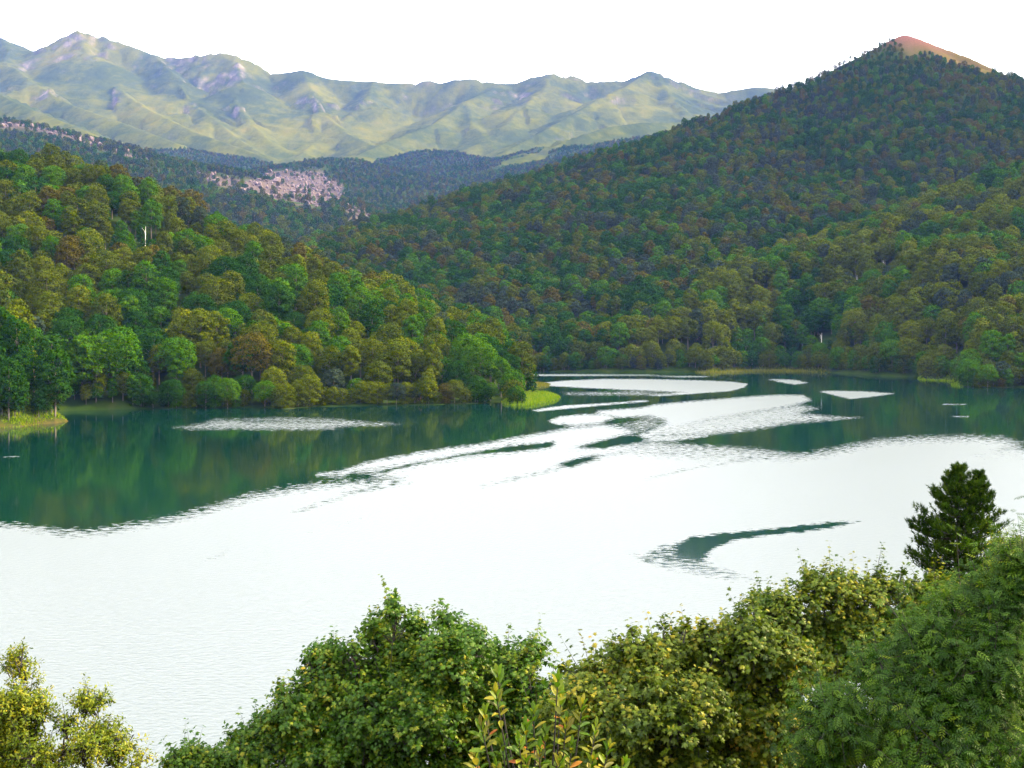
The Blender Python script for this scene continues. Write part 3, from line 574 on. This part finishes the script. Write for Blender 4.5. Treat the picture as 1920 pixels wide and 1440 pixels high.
reeds([(938,756),(952,760.5),(1000,761),(1045,751),(1053,746),(1035,739),(992,735),(960,745)], 'bright green reed bed at the tip of the wooded spur', REED, 1.5, 9000)
reeds([(985,730),(1032,724.5),(1034,720),(1005,717)], 'thin olive strip of reeds just behind the grassy point', DRY, .9, 3500)
reeds([(0,803),(40,801),(70,797),(130,789),(112,785),(60,788),(0,792)], 'yellow-green grass fringe on the left promontory tip', REED, .8, 5000)
reeds([(1300,698.8),(1340,700.2),(1400,697.6),(1480,697),(1560,699),(1560,697.2),(1480,694.4),(1400,694.8),(1310,696.6)], 'low olive reeds along the far shore of the lake', DRY, 1.6, 9000)
reeds([(1718,709),(1722,713),(1792,716),(1800,708),(1760,705)], 'yellow-green reed strip below the right-hand hill', REED, 1.1, 4200)
reeds([(1780,719),(1782,725),(1806,727),(1812,716)], 'small green reed clump beside the right shore bushes', REED, 1.2, 1800)
PINK = leaf_mat('leaf_pinkish', [(.1, (.10, .045, .03)), (.5, (.20, .10, .07)), (.9, (.28, .18, .12))])
_lb = crown_shape(77, 4.0, 2.2, .02, 14, False); _v, _f, _t = crown_cards(_lb, 700, .5, 77); _tv, _tf = trunk_mesh(77, 4.0, _lb); _tv = _tv * np.array([.35, .35, 1]); BT = make_mesh('stem', _tv, _tf, [BARK])
BUSH = {c: make_mesh('crown', _v, _f, [m], tint=_t) for c, m in list(LEAF.items()) + [('pinkish', PINK)]}
for a, b, s, c, lb in [(545,763,1.15,'pinkish','pinkish dry bush at the waterline of the spur'), (602,759,1.6,'yellow-green','yellow-green bush beside the pinkish dry bush'), (520,764,.8,'bright green','small bright green bush left of the pinkish dry bush'),
     (840,756,1.2,'russet','russet bush under the spur trees near the reed bed'), (780,757,1.0,'pinkish','reddish low bush at the water midway along the spur'), (690,758,1.0,'russet','small russet bush at the water below the spur'), (450,763,.9,'bright green','low green bush at the quiet end of the spur shore'),
     (990,728,1.5,'bright green','rounded green bush behind the grassy point'), (965,748,1.5,'yellow-green','yellow-green bush beside the bright reed bed'), (1640,703,1.0,'russet','russet bush at the foot of the right-hand hill'), (1815,722,1.9,'yellow-green','yellow-green bush at the right shore reeds'), (1310,695,1.0,'pinkish','reddish low bush on the far shore reeds'), (1590,699,1.0,'russet','small brownish bush on the far shore'), (1870,725,2.0,'olive','olive bush at the right edge of the far shore')]:
    a_, b_ = lake(a, b); b_ += 2.5; zz = float(terrain(np.array([a_]), np.array([b_]))[0][0]); t = empty('waterside_bush', (a_, b_, zz - .1), a * .7, s); tag(t, lb, 'bush', 'bushes along the waterline'); obj('stem', BT, t); q_ = obj('crown', BUSH[c], t); q_['kind'] = 'stuff'
# ------------------------------------------------------------------ foreground trees on the near bank
def near_leaf(name, stops, gloss=.012, clump=.5): return leaf_mat(name, [(p, tuple((.30 + .42 * p) * c for c in q)) for p, q in stops], .3, clump, gloss, 0)  # yellower tints scaled brighter: sunlit highlights put into the leaf colour
NL = {
 'maple':  near_leaf('maple_leaves',  [(.05, (.010, .050, .003)), (.40, (.030, .105, .004)), (.62, (.075, .155, .005)), (.80, (.20, .22, .008)), (.97, (.34, .16, .02))]),
 'turning':near_leaf('turning_maple_leaves', [(.05, (.012, .045, .003)), (.35, (.045, .095, .004)), (.62, (.105, .155, .005)), (.80, (.25, .215, .010)), (.97, (.45, .16, .02))]),
 'back':   near_leaf('olive_maple_leaves', [(.05, (.018, .060, .004)), (.40, (.055, .120, .005)), (.65, (.14, .18, .006)), (.82, (.26, .23, .01)), (.97, (.32, .10, .03))]),
 'golden': near_leaf('golden_leaves', [(.05, (.03, .09, .002)), (.40, (.10, .17, .003)), (.65, (.22, .25, .005)), (.85, (.40, .30, .01)), (.97, (.5, .2, .02))]),
 'ash':    near_leaf('ash_leaves',    [(.05, (.006, .036, .001)), (.45, (.022, .085, .002)), (.70, (.070, .15, .003)), (.95, (.26, .28, .008))]),
 'light':  near_leaf('light_leaves',  [(.05, (.05, .11, .005)), (.50, (.13, .20, .008)), (.95, (.34, .32, .02))]),
 'pine':   near_leaf('pine_needles',  [(.05, (.008, .030, .002)), (.50, (.025, .068, .003)), (.80, (.075, .12, .005)), (.97, (.20, .19, .01))], .006),
}
# leaf outlines: x across, y along, z off the blade
def fan(outline, mid=(0, .42, .05)):
    v = [mid] + outline; k = len(outline); return np.array(v, float), np.array([(0, 1 + i, 1 + (i + 1) % k) for i in range(k)])
MAPLE = fan([(0, 0, 0), (.20, -.06, -.02), (.52, .14, -.10), (.30, .30, .0), (.56, .62, -.12), (.22, .60, .0), (0, 1.05, -.16), (-.22, .60, .0), (-.56, .62, -.12), (-.30, .30, .0), (-.52, .14, -.10), (-.20, -.06, -.02)])
OVAL = fan([(0, 0, 0), (.2, .3, -.05), (.2, .62, -.06), (0, 1.0, -.12), (-.2, .62, -.06), (-.2, .3, -.05)], (0, .5, .02))
def _ash():
    vs, fs = [], []
    for k, (s, t) in enumerate([(1, .18), (-1, .18), (1, .4), (-1, .4), (1, .62), (-1, .62), (1, .82), (-1, .82), (0, .92)]):
        d = np.array([s * .85, .55, -.22]) if s else np.array([0, 1., -.3]); d /= np.linalg.norm(d); w = np.array([-d[1], d[0], 0]) * .062; L = .36; b = np.array([0, t, -.1 * t * t]); o = len(vs)
        vs += [b, b + d * L * .45 + w, b + d * L - np.array([0, 0, .05]), b + d * L * .45 - w]; fs += [(o, o + 1, o + 2), (o, o + 2, o + 3)]
    o = len(vs); vs += [np.array([-.012, 0, 0]), np.array([.012, 0, 0]), np.array([0, .95, -.09])]; fs.append((o, o + 1, o + 2))
    return np.array(vs, float), np.array(fs)
ASH = _ash()
def put_leaves(tpl, P, D, Nn, S, tint):
    tv, tf = tpl; D = norm(D); Rt = norm(np.cross(D, Nn)); Nn = np.cross(Rt, D)
    Vv = P[:, None] + S[:, None, None] * (tv[None, :, 0:1] * Rt[:, None] + tv[None, :, 1:2] * D[:, None] + tv[None, :, 2:3] * Nn[:, None])
    k = len(tv); return Vv.reshape(-1, 3), (tf[None] + k * np.arange(len(P))[:, None, None]).reshape(-1, 3), np.repeat(tint, k)
def leafy(lobes, g, tpl, size, twigs, nodes, spread, leaders=(), tlen=(.35, .8), tint_shift=0.0, upright=.5):
    """twigs spring from the outside of the lobes, leaves sit along the twigs; returns leaf mesh data and twig tubes"""
    Cn = np.array([l[0] for l in lobes]); Rn = np.array([l[1] for l in lobes]); vol = Rn[:, 0] * Rn[:, 2]
    k = g.choice(len(Cn), twigs, p=vol / vol.sum()); u = norm(g.normal(0, 1, (twigs, 3)) + np.array([0, -.25, .25])); fr = g.uniform(.3, 1.0, twigs)
    base = Cn[k] + u * Rn[k] * fr[:, None]
    dirs = norm(u * .9 + np.array([0, 0, upright]) + g.normal(0, .38, (twigs, 3))); L = g.uniform(*tlen, twigs); tt = g.random(twigs); sp = (g.random(twigs) < .07) & (u[:, 2] > .1); L = np.where(sp, L * g.uniform(1.6, 2.6, twigs), L); dirs = np.where(sp[:, None], norm(dirs + np.array([0, 0, 1.1])), dirs)
    if len(leaders):
        base = np.concatenate([base, [l[0] for l in leaders]]); dv = np.array([np.asarray(l[1]) - np.asarray(l[0]) for l in leaders]); dirs = np.concatenate([dirs, norm(dv)]); L = np.concatenate([L, np.linalg.norm(dv, axis=1)]); tt = np.concatenate([tt, g.random(len(leaders))]); u = np.concatenate([u, norm(dv)])
    m = len(base); Ps, Ds, Ns, Ss, Ts = [], [], [], [], []
    for j in range(nodes):
        f = (j + .6) / nodes; p = base + dirs * (L * f)[:, None] - np.array([0, 0, 1]) * (.12 * L * f * f)[:, None]
        side0 = norm(np.cross(dirs, g.normal(0, 1, (m, 3)))); 
        for s in (1, -1):
            dd = norm(side0 * s * spread + dirs * .45 + np.array([0, 0, -.28]) + g.normal(0, .3, (m, 3))); nn = norm(u * .5 + np.array([0, -.1, .9]) + g.normal(0, .38, (m, 3)))
            sz = size * g.uniform(.6, 1.2, m) * (1.1 - .45 * f); off = dd * (.25 * size)
            Ps.append(p + off); Ds.append(dd); Ns.append(nn); Ss.append(sz); Ts.append(np.clip(.5 * tt + .5 * g.random(m) + tint_shift + .12 * (f - .5), 0, 1))
    Vv, Ff, Tt = put_leaves(tpl, np.concatenate(Ps), np.concatenate(Ds), np.concatenate(Ns), np.concatenate(Ss), np.concatenate(Ts))
    tw = []
    e0 = base - dirs * .25; e1 = base + dirs * L[:, None] - np.array([0, 0, 1]) * (.12 * L)[:, None]; r = np.full(m, .009)
    a = norm(np.cross(dirs, np.array([0, 0, 1.]) + g.normal(0, .1, (m, 3)))); b = np.cross(dirs, a)
    TV = np.stack([e0 + a * .012, e0 - a * .006 + b * .01, e0 - a * .006 - b * .01, e1], 1); tf = np.array([(0, 1, 3), (1, 2, 3), (2, 0, 3)])
    return (Vv, Ff, Tt), (TV.reshape(-1, 3), (tf[None] + 4 * np.arange(m)[:, None, None]).reshape(-1, 3)), base
def ground_at(a, b): return float(terrain(np.array([a]), np.array([b]))[0][0])
def fg_tree(name, label, cat, d, lobes_px, root_px, mat, tpl, size, twigs, nodes, spread=1.0, leaders_px=(), seed=1, jitter=.8, tshift=0.0, depth=1.0, upright=.5, tlen=(.25, .5), bark=None):
    g = np.random.default_rng(seed); root = W(root_px, 1440, d); rz_ = ground_at(root[0], root[1]); t = empty(name, (root[0], root[1], rz_)); tag(t, label, cat, 'trees and shrubs on the near bank')
    O = np.array([root[0], root[1], rz_]); lobes = []; core = []
    for a, b, rx, ry in lobes_px:
        c = W(a, b, d + g.uniform(-jitter, jitter)) - O; ins = .45 * (tlen[0] + tlen[1]) * .5 + .4 * size
        R_ = np.maximum(np.array([rx / F * d, rx / F * d * depth, ry / F * d]), .12); core.append((c, np.maximum(R_ - ins * .5, .1)))
        for k in range(int(5 + 15 * R_[0] * R_[2])):          # each bough carries several separate leaf masses
            u_ = norm(g.normal(0, 1, 3) + np.array([0, -.3, .25])); rs = g.uniform(.26, .48) * min(R_[0], R_[2]); rs = min(max(rs, .10), .55)
            lobes.append((c + u_ * np.maximum(R_ - rs - ins * .6, .05), np.array([rs * 1.3, rs * 1.3, rs * .58])))
    lead = [(W(a0 + g.normal(0, 2 * q_), b0, d) - O, W(a1 + g.normal(0, 3 * q_), b1 + 9 * q_, d + .1) - O) for a0, b0, a1, b1 in leaders_px for q_ in range(3)]
    (lv, lf, lt), (tv, tf), base = leafy(lobes, g, tpl, size, twigs, nodes, spread, lead, tlen, tshift, upright)
    cr = obj('crown', make_mesh('crown', lv, lf, [mat], tint=lt), t); cr['kind'] = 'stuff'
    tw = obj('twigs', make_mesh('twigs', tv, tf, [bark or DARK_BARK]), t); tw['kind'] = 'stuff'
    top = np.mean([l[0] for l in core], axis=0); fork = top * np.array([.5, .5, .35])
    v, f = tube([[0, 0, -.6], [0, 0, .1], fork * .5, fork, fork * .3 + top * .7], [.2, .15, .12, .095, .05], 8); tk = obj('trunk', make_mesh('trunk', v, f, [bark or DARK_BARK], smooth=True), t)
    for c, r in core:
        v, f = limb(fork * g.uniform(.75, 1.0), c,   .045 if r[0] > .5 else .014, .016 if r[0] > .5 else .006, 6, .12, 6, g); parts = [(v, f)]
        for k in range(9 if r[0] > .5 else 3):
            u_ = norm(g.normal(0, 1, 3) + np.array([0, 0, .5])); parts.append(limb(c + (fork - c) * min(.15, .3 / np.linalg.norm(fork - c)), c + u_ * r * .85, .014, .005, 4, .1, 4, g))
        v, f = join(parts); obj('limb', make_mesh('limb', v, f, [bark or DARK_BARK], smooth=True), tk)
    return t
fg_tree('young_tree', 'pale green young tree at the right edge beside the pine', 'tree', 38, [(1885,1030,38,34),(1925,1060,45,60),(1880,1080,50,40)], 1910, NL['light'], OVAL, .12, 900, 7, seed=5, leaders_px=[(1880,1010,1872,985),(1905,1010,1903,988)])
fg_tree('maple_tree', 'olive maple with yellowing tips below the pine', 'tree', 30, [(1455,1150,72,62),(1545,1115,66,62),(1640,1125,72,52),(1725,1120,66,52),(1790,1130,60,50),(1500,1230,110,90),(1620,1210,110,90),(1740,1210,100,90),(1420,1215,70,70)], 1600, NL['back'], MAPLE, .12, 3900, 6, seed=11,
        leaders_px=[(1545,1075,1552,1038),(1530,1080,1522,1052),(1415,1120,1405,1098),(1640,1090,1655,1003),(1640,1085,1662,1050),(1600,1085,1594,1062),(1690,1080,1698,1052),(1760,1090,1742,1062)])
fg_tree('maple_tree', 'broad green maple at the bottom centre with tall leading shoots', 'tree', 24, [(745,1245,80,70),(855,1240,80,66),(640,1290,90,70),(560,1335,85,70),(500,1395,75,60),(945,1270,66,66),(760,1330,150,90),(900,1350,110,90),(640,1400,140,80),(790,1420,160,70),(930,1430,100,70),(725,1195,40,40),(740,1155,20,34),(700,1178,22,24),(833,1170,22,30),(780,1180,24,26),(880,1195,26,26),(622,1225,24,26),(660,1222,20,24),(585,1240,20,24),(1000,1225,22,30),(985,1290,38,60),(1015,1305,36,50),(470,1435,60,40),(1010,1350,50,60),(1040,1420,60,50)], 760, NL['maple'], MAPLE, .112, 6600, 6, seed=21,
        leaders_px=[(738,1190,741,1100),(720,1190,684,1150),(755,1180,775,1140),(835,1190,833,1125),(850,1195,868,1160),(640,1235,622,1190),(665,1235,655,1188),(590,1250,583,1205),(895,1200,905,1172),(985,1240,1002,1178),(1005,1250,1018,1205),(700,1200,690,1175),(790,1190,796,1158),(530,1300,520,1262),(440,1390,422,1360)])
fg_tree('maple_tree', 'brown-tinged maple turning orange at the bottom right of centre', 'tree', 22, [(1115,1280,60,46),(1078,1305,42,46),(1060,1370,50,60),(1200,1240,72,56),(1290,1235,80,66),(1390,1215,80,62),(1460,1250,66,70),(1240,1330,130,80),(1380,1330,120,90),(1130,1360,80,80),(1300,1420,170,80),(1460,1390,90,90),(1150,1430,90,60)], 1290, NL['turning'], MAPLE, .122, 5600, 6, seed=31,
        leaders_px=[(1185,1190,1180,1165),(1245,1185,1243,1143),(1285,1180,1290,1150),(1320,1180,1318,1152),(1390,1160,1385,1125),(1065,1255,1050,1240),(1435,1185,1440,1160)])
fg_tree('ash_tree', 'bright green ash with feathery leaves at the lower right corner', 'tree', 17, [(1650,1275,70,50),(1560,1345,60,50),(1735,1215,66,50),(1800,1160,60,46),(1870,1120,50,50),(1925,1080,50,66),(1850,1240,90,70),(1930,1230,70,90),(1720,1320,90,66),(1620,1390,90,60),(1800,1340,90,70),(1900,1350,90,70),(1540,1430,60,40),(1720,1420,110,50),(1860,1430,110,50)], 1780, NL['ash'], ASH, .2, 3000, 4, .9, seed=41, tlen=(.2, .75), jitter=1.4,
        leaders_px=[(1880,1050,1886,1010),(1905,1050,1908,1000),(1790,1130,1780,1096),(1830,1110,1822,1075),(1725,1185,1712,1150),(1650,1240,1640,1205),(1565,1310,1548,1280),(1770,1150,1757,1122)])
fg_tree('golden_tree', 'small yellow-gold tree in the bottom left corner', 'tree', 24, [(40,1250,30,38),(52,1320,66,52),(165,1320,34,30),(120,1385,105,50),(215,1405,55,32),(20,1400,90,70),(-50,1370,80,90),(250,1440,50,26),(140,1440,120,40)], 60, NL['golden'], OVAL, .10, 2500, 7, .8, seed=51, jitter=.5,
        leaders_px=[(42,1225,44,1192),(30,1240,22,1215),(165,1300,160,1275),(185,1305,205,1280),(10,1250,2,1232),(70,1280,82,1258),(230,1390,290,1405),(200,1310,208,1300)], tlen=(.2, .42))
fg_tree('bush', 'low green bush between the golden tree and the centre maple', 'bush', 23, [(360,1435,36,24),(405,1442,30,20),(340,1450,30,20)], 370, NL['maple'], MAPLE, .12, 420, 5, seed=61, jitter=.2, leaders_px=[(350,1420,352,1403),(372,1420,380,1408)])
# the pine
def pine():
    g = np.random.default_rng(71); d = 45.0; top = W(1796, 872, d); rz_ = ground_at(top[0], top[1]); O = np.array([top[0], top[1], rz_]); t = empty('pine_tree', O); tag(t, 'dark green pine with two tips standing above the shore maples', 'tree', 'trees and shrubs on the near bank')
    Ht = top[2] - rz_; s = d / F; v, f = tube([[0, 0, -.6], [0, 0, .2], [.06, 0, Ht * .5], [0, 0, Ht * .85], [0, 0, Ht]], [.2, .17, .12, .06, .015], 8); tk = obj('trunk', make_mesh('trunk', v, f, [DARK_BARK], smooth=True), t)
    second = W(1834, 888, d + .3) - O; v, f = tube([[.05, 0, Ht - 3.2], [.6, .2, Ht - 2.2], second - [0, 0, .8], second], [.06, .05, .03, .01], 6); obj('limb', make_mesh('limb', v, f, [DARK_BARK], smooth=True), tk)
    tips = []; br = []
    def branch(a, b):
        a, b = np.array(a, float), np.array(b, float); tt = np.linspace(0, 1, 7)[:, None]; p = a + (b - a) * tt; p[:, 2] += -.12 * np.linalg.norm(b - a) * np.sin(np.pi * tt[:, 0]); br.append(tube(p, np.linspace(.035, .008, 7), 4)); L = np.linalg.norm(b - a)
        for k in range(int(9 + 22 * L)):
            f_ = g.uniform(.28, 1.0); q = a + (b - a) * f_; q[2] += -.12 * L * math.sin(math.pi * f_); w = L * .30 * (1.08 - f_) + .07; tips.append((q + np.array([g.normal(0, w * .6), g.normal(0, w * .6), abs(g.normal(0, w * .45))]), norm((b - a) / L * .6 + np.array([0, 0, 1.0]) + g.normal(0, .3, 3))))
    prof = lambda zz: np.interp(zz, [0, .6, 1.2, 1.8, 2.4, 3.0, 3.8, 4.8, 6, 9], [.12, .66, 1.05, 1.25, 1.65, 1.75, 1.65, 1.5, 1.2, .5])
    zz = .18
    while zz < Ht - 1.6:
        nb = 6 if zz > .5 else 4; ph = g.uniform(0, 6.28)
        for k in range(nb):
            a = ph + k * 6.283 / nb + g.uniform(-.3, .3); r = prof(zz) * g.uniform(.55, 1.2); branch([0, 0, Ht - zz - .25], [math.cos(a) * r, math.sin(a) * r, Ht - zz + .12 * r + g.uniform(-.05, .12)])
        zz += g.uniform(.24, .34)
    for zz in (.1, .3, .5, .75, 1.0, 1.3):
        for k in range(4):
            a = k * 1.57 + g.uniform(-.4, .4); r = .1 + .38 * min(zz, 1.0) * g.uniform(.7, 1.2); branch(second - [0, 0, zz + .15], second + np.array([math.cos(a) * r, math.sin(a) * r, .1 - zz]))
    for b in [(1707, 988), (1712, 975), (1725, 972), (1878, 962), (1868, 975), (1745, 925), (1866, 925)]:
        e = W(*b, d + g.uniform(-.3, .3)) - O; branch([0, 0, e[2] - .35], e)
    for k in range(30): tips.append((np.array([g.normal(0, .03), g.normal(0, .03), Ht - k * .03]), norm(np.array([g.normal(0, .4), g.normal(0, .4), 1.0]))))
    v, f = join(br); o_ = obj('branches', make_mesh('branches', v, f, [DARK_BARK]), t); o_['kind'] = 'stuff'
    Pp = np.array([a for a, b in tips]); Dd = np.array([b for a, b in tips]); m = len(Pp); nn = 26
    u = norm(Dd[:, None] * .75 + g.normal(0, .55, (m, nn, 3))); L = g.uniform(.10, .17, (m, nn, 1)); base = Pp[:, None] + Dd[:, None] * g.uniform(-.06, .10, (m, nn, 1)); w = norm(np.cross(u, g.normal(0, 1, (m, nn, 3)))) * .011
    Vv = np.stack([base - w, base + w, base + u * L], 2).reshape(-1, 3); cr = obj('crown', make_mesh('crown', Vv, np.arange(len(Vv)).reshape(-1, 3), [NL['pine']], tint=np.repeat(np.clip(g.random(m) * .6 + .4 * g.random(m), 0, 1), nn * 3)), t); cr['kind'] = 'stuff'
pine()
# the large-leaved shrub in front: every leaf is its own piece
def shrub():
    g = np.random.default_rng(81); d = 10.0; r0 = W(1020, 1440, d); rz_ = ground_at(r0[0], r0[1]); O = np.array([r0[0], r0[1], rz_]); t = empty('shrub', O); tag(t, 'yellow-green shrub with large oval leaves at the bottom centre', 'shrub', 'trees and shrubs on the near bank')
    outl = [(0, 0, 0), (.11, .18, .03), (.19, .42, .05), (.185, .66, .045), (.1, .88, .01), (0, 1.0, -.06), (-.1, .88, .01), (-.185, .66, .045), (-.19, .42, .05), (-.11, .18, .03)]
    mid = [(0, .2, -.02), (0, .45, -.02), (0, .72, -.035)]; vv = np.array(outl + mid, float); tri = [(0,1,10),(1,2,10),(10,2,11),(2,3,11),(11,3,12),(3,4,12),(12,4,5),(12,5,6),(12,6,7),(12,7,11),(11,7,8),(11,8,10),(10,8,9),(10,9,0)]
    def lm(nm, a, b, c): return leaf_mat(nm, [(p, tuple(.5 * c for c in q)) for p, q in ((.1, a), (.5, b), (.9, c))], .4, 9, .015, .7)
    mats = [lm('shrub_leaf_green', (.05, .13, .004), (.10, .20, .006), (.20, .27, .01)), lm('shrub_leaf_yellow', (.16, .19, .006), (.28, .28, .012), (.4, .34, .03)), lm('shrub_leaf_orange', (.35, .10, .02), (.5, .16, .02), (.55, .3, .03)), lm('shrub_leaf_olive', (.05, .08, .006), (.12, .13, .01), (.2, .17, .02))]
    ms = [make_mesh('leaf', vv * np.array([w, 1, cu]), np.array(tri), [m_], tint=np.full(13, .5), smooth=True) for m_ in mats for w, cu in ((1, 1), (.82, 2.2))]
    import mathutils
    stems = [(932,1262),(930,1300),(1046,1272),(1052,1305),(1092,1318),(908,1335),(902,1362),(1000,1335),(985,1362),(1062,1350),(1118,1362),(973,1388),(1022,1372),(890,1418),(1142,1398),(1172,1428),(1072,1396),(1012,1404),(940,1392),(1050,1428),(985,1426),(1112,1424),(930,1436)]
    nl = 0
    for a, b in stems:
        e = W(a, b, d + g.uniform(-.45, .45)) - O; st = np.array([g.normal(0, .06), g.normal(0, .06), max(.1, e[2] - 1.4)]) if e[2] > 1.2 else np.array([0, 0, .2]); st[0] = e[0] * .35; st[1] += .3; pth = [st, st * .35 + e * .65 + np.array([0, 0, -.1]), e]; v, f = tube(np.array(pth), [.009, .007, .004], 5); sm = obj('stem', make_mesh('stem', v, f, [DARK_BARK], smooth=True), t)
        ax = norm(pth[2] - pth[1]); n_ = 13
        for k in range(n_):
            fr = k / n_; p = pth[2] - ax * .27 * fr; ph = k * 2.4 + g.uniform(-.4, .4); per = norm(np.cross(ax, [math.cos(ph), math.sin(ph), .2])); dr = norm(ax * (1.1 - .9 * fr) + per * (.35 + .7 * fr) + np.array([0, 0, .05 - .2 * fr])); nr = norm(ax * .8 + np.array([0, -.25, .5]) - per * .3)
            r_ = norm(np.cross(dr, nr)); nr = np.cross(r_, dr); mi = g.choice(4, p=[.56, .22, .06, .16] if fr > .35 else [.72, .24, .0, .04]); o_ = bpy.data.objects.new('leaf', ms[mi * 2 + int(g.integers(2))]); s_ = .112 * g.uniform(.7, 1.2) * (.8 + .3 * min(1, 3 * fr))
            M = mathutils.Matrix(((r_[0] * s_, dr[0] * s_, nr[0] * s_, p[0]), (r_[1] * s_, dr[1] * s_, nr[1] * s_, p[1]), (r_[2] * s_, dr[2] * s_, nr[2] * s_, p[2]), (0, 0, 0, 1))); link(o_, sm); o_.matrix_local = M; nl += 1
    v, f = join([limb([0, 0, -.3], [g.normal(0, .3), g.normal(0, .2), 2.2], .03, .012, 6, .05, 6, g) for _ in range(6)]); obj('trunk', make_mesh('trunk', v, f, [BARK], smooth=True), t)
shrub()
# ------------------------------------------------------------------ haze: the air between the eye and the mountains
hv = np.array([(sx * 9800, sy * 9800, zz) for zz in (-8.0, 1460.0) for sx, sy in ((-1, -1), (1, -1), (1, 1), (-1, 1))])
hf = np.array([(3, 2, 1, 0), (4, 5, 6, 7), (0, 1, 5, 4), (1, 2, 6, 5), (2, 3, 7, 6), (3, 0, 4, 7)])
m, nt, out = new_mat('haze_air'); pv = nt.nodes.new('ShaderNodeVolumePrincipled'); pv.inputs['Color'].default_value = (.16, .29, 1.0, 1); pv.inputs['Density'].default_value = 2.4e-5; pv.inputs['Anisotropy'].default_value = .1
nt.links.new(pv.outputs[0], out.inputs['Volume'])
try: m.cycles.homogeneous_volume = True
except Exception: pass
tag(obj('haze', make_mesh('haze', hv, hf, [m])), 'pale blue haze filling the air over the lake valley', 'haze', kind='stuff')
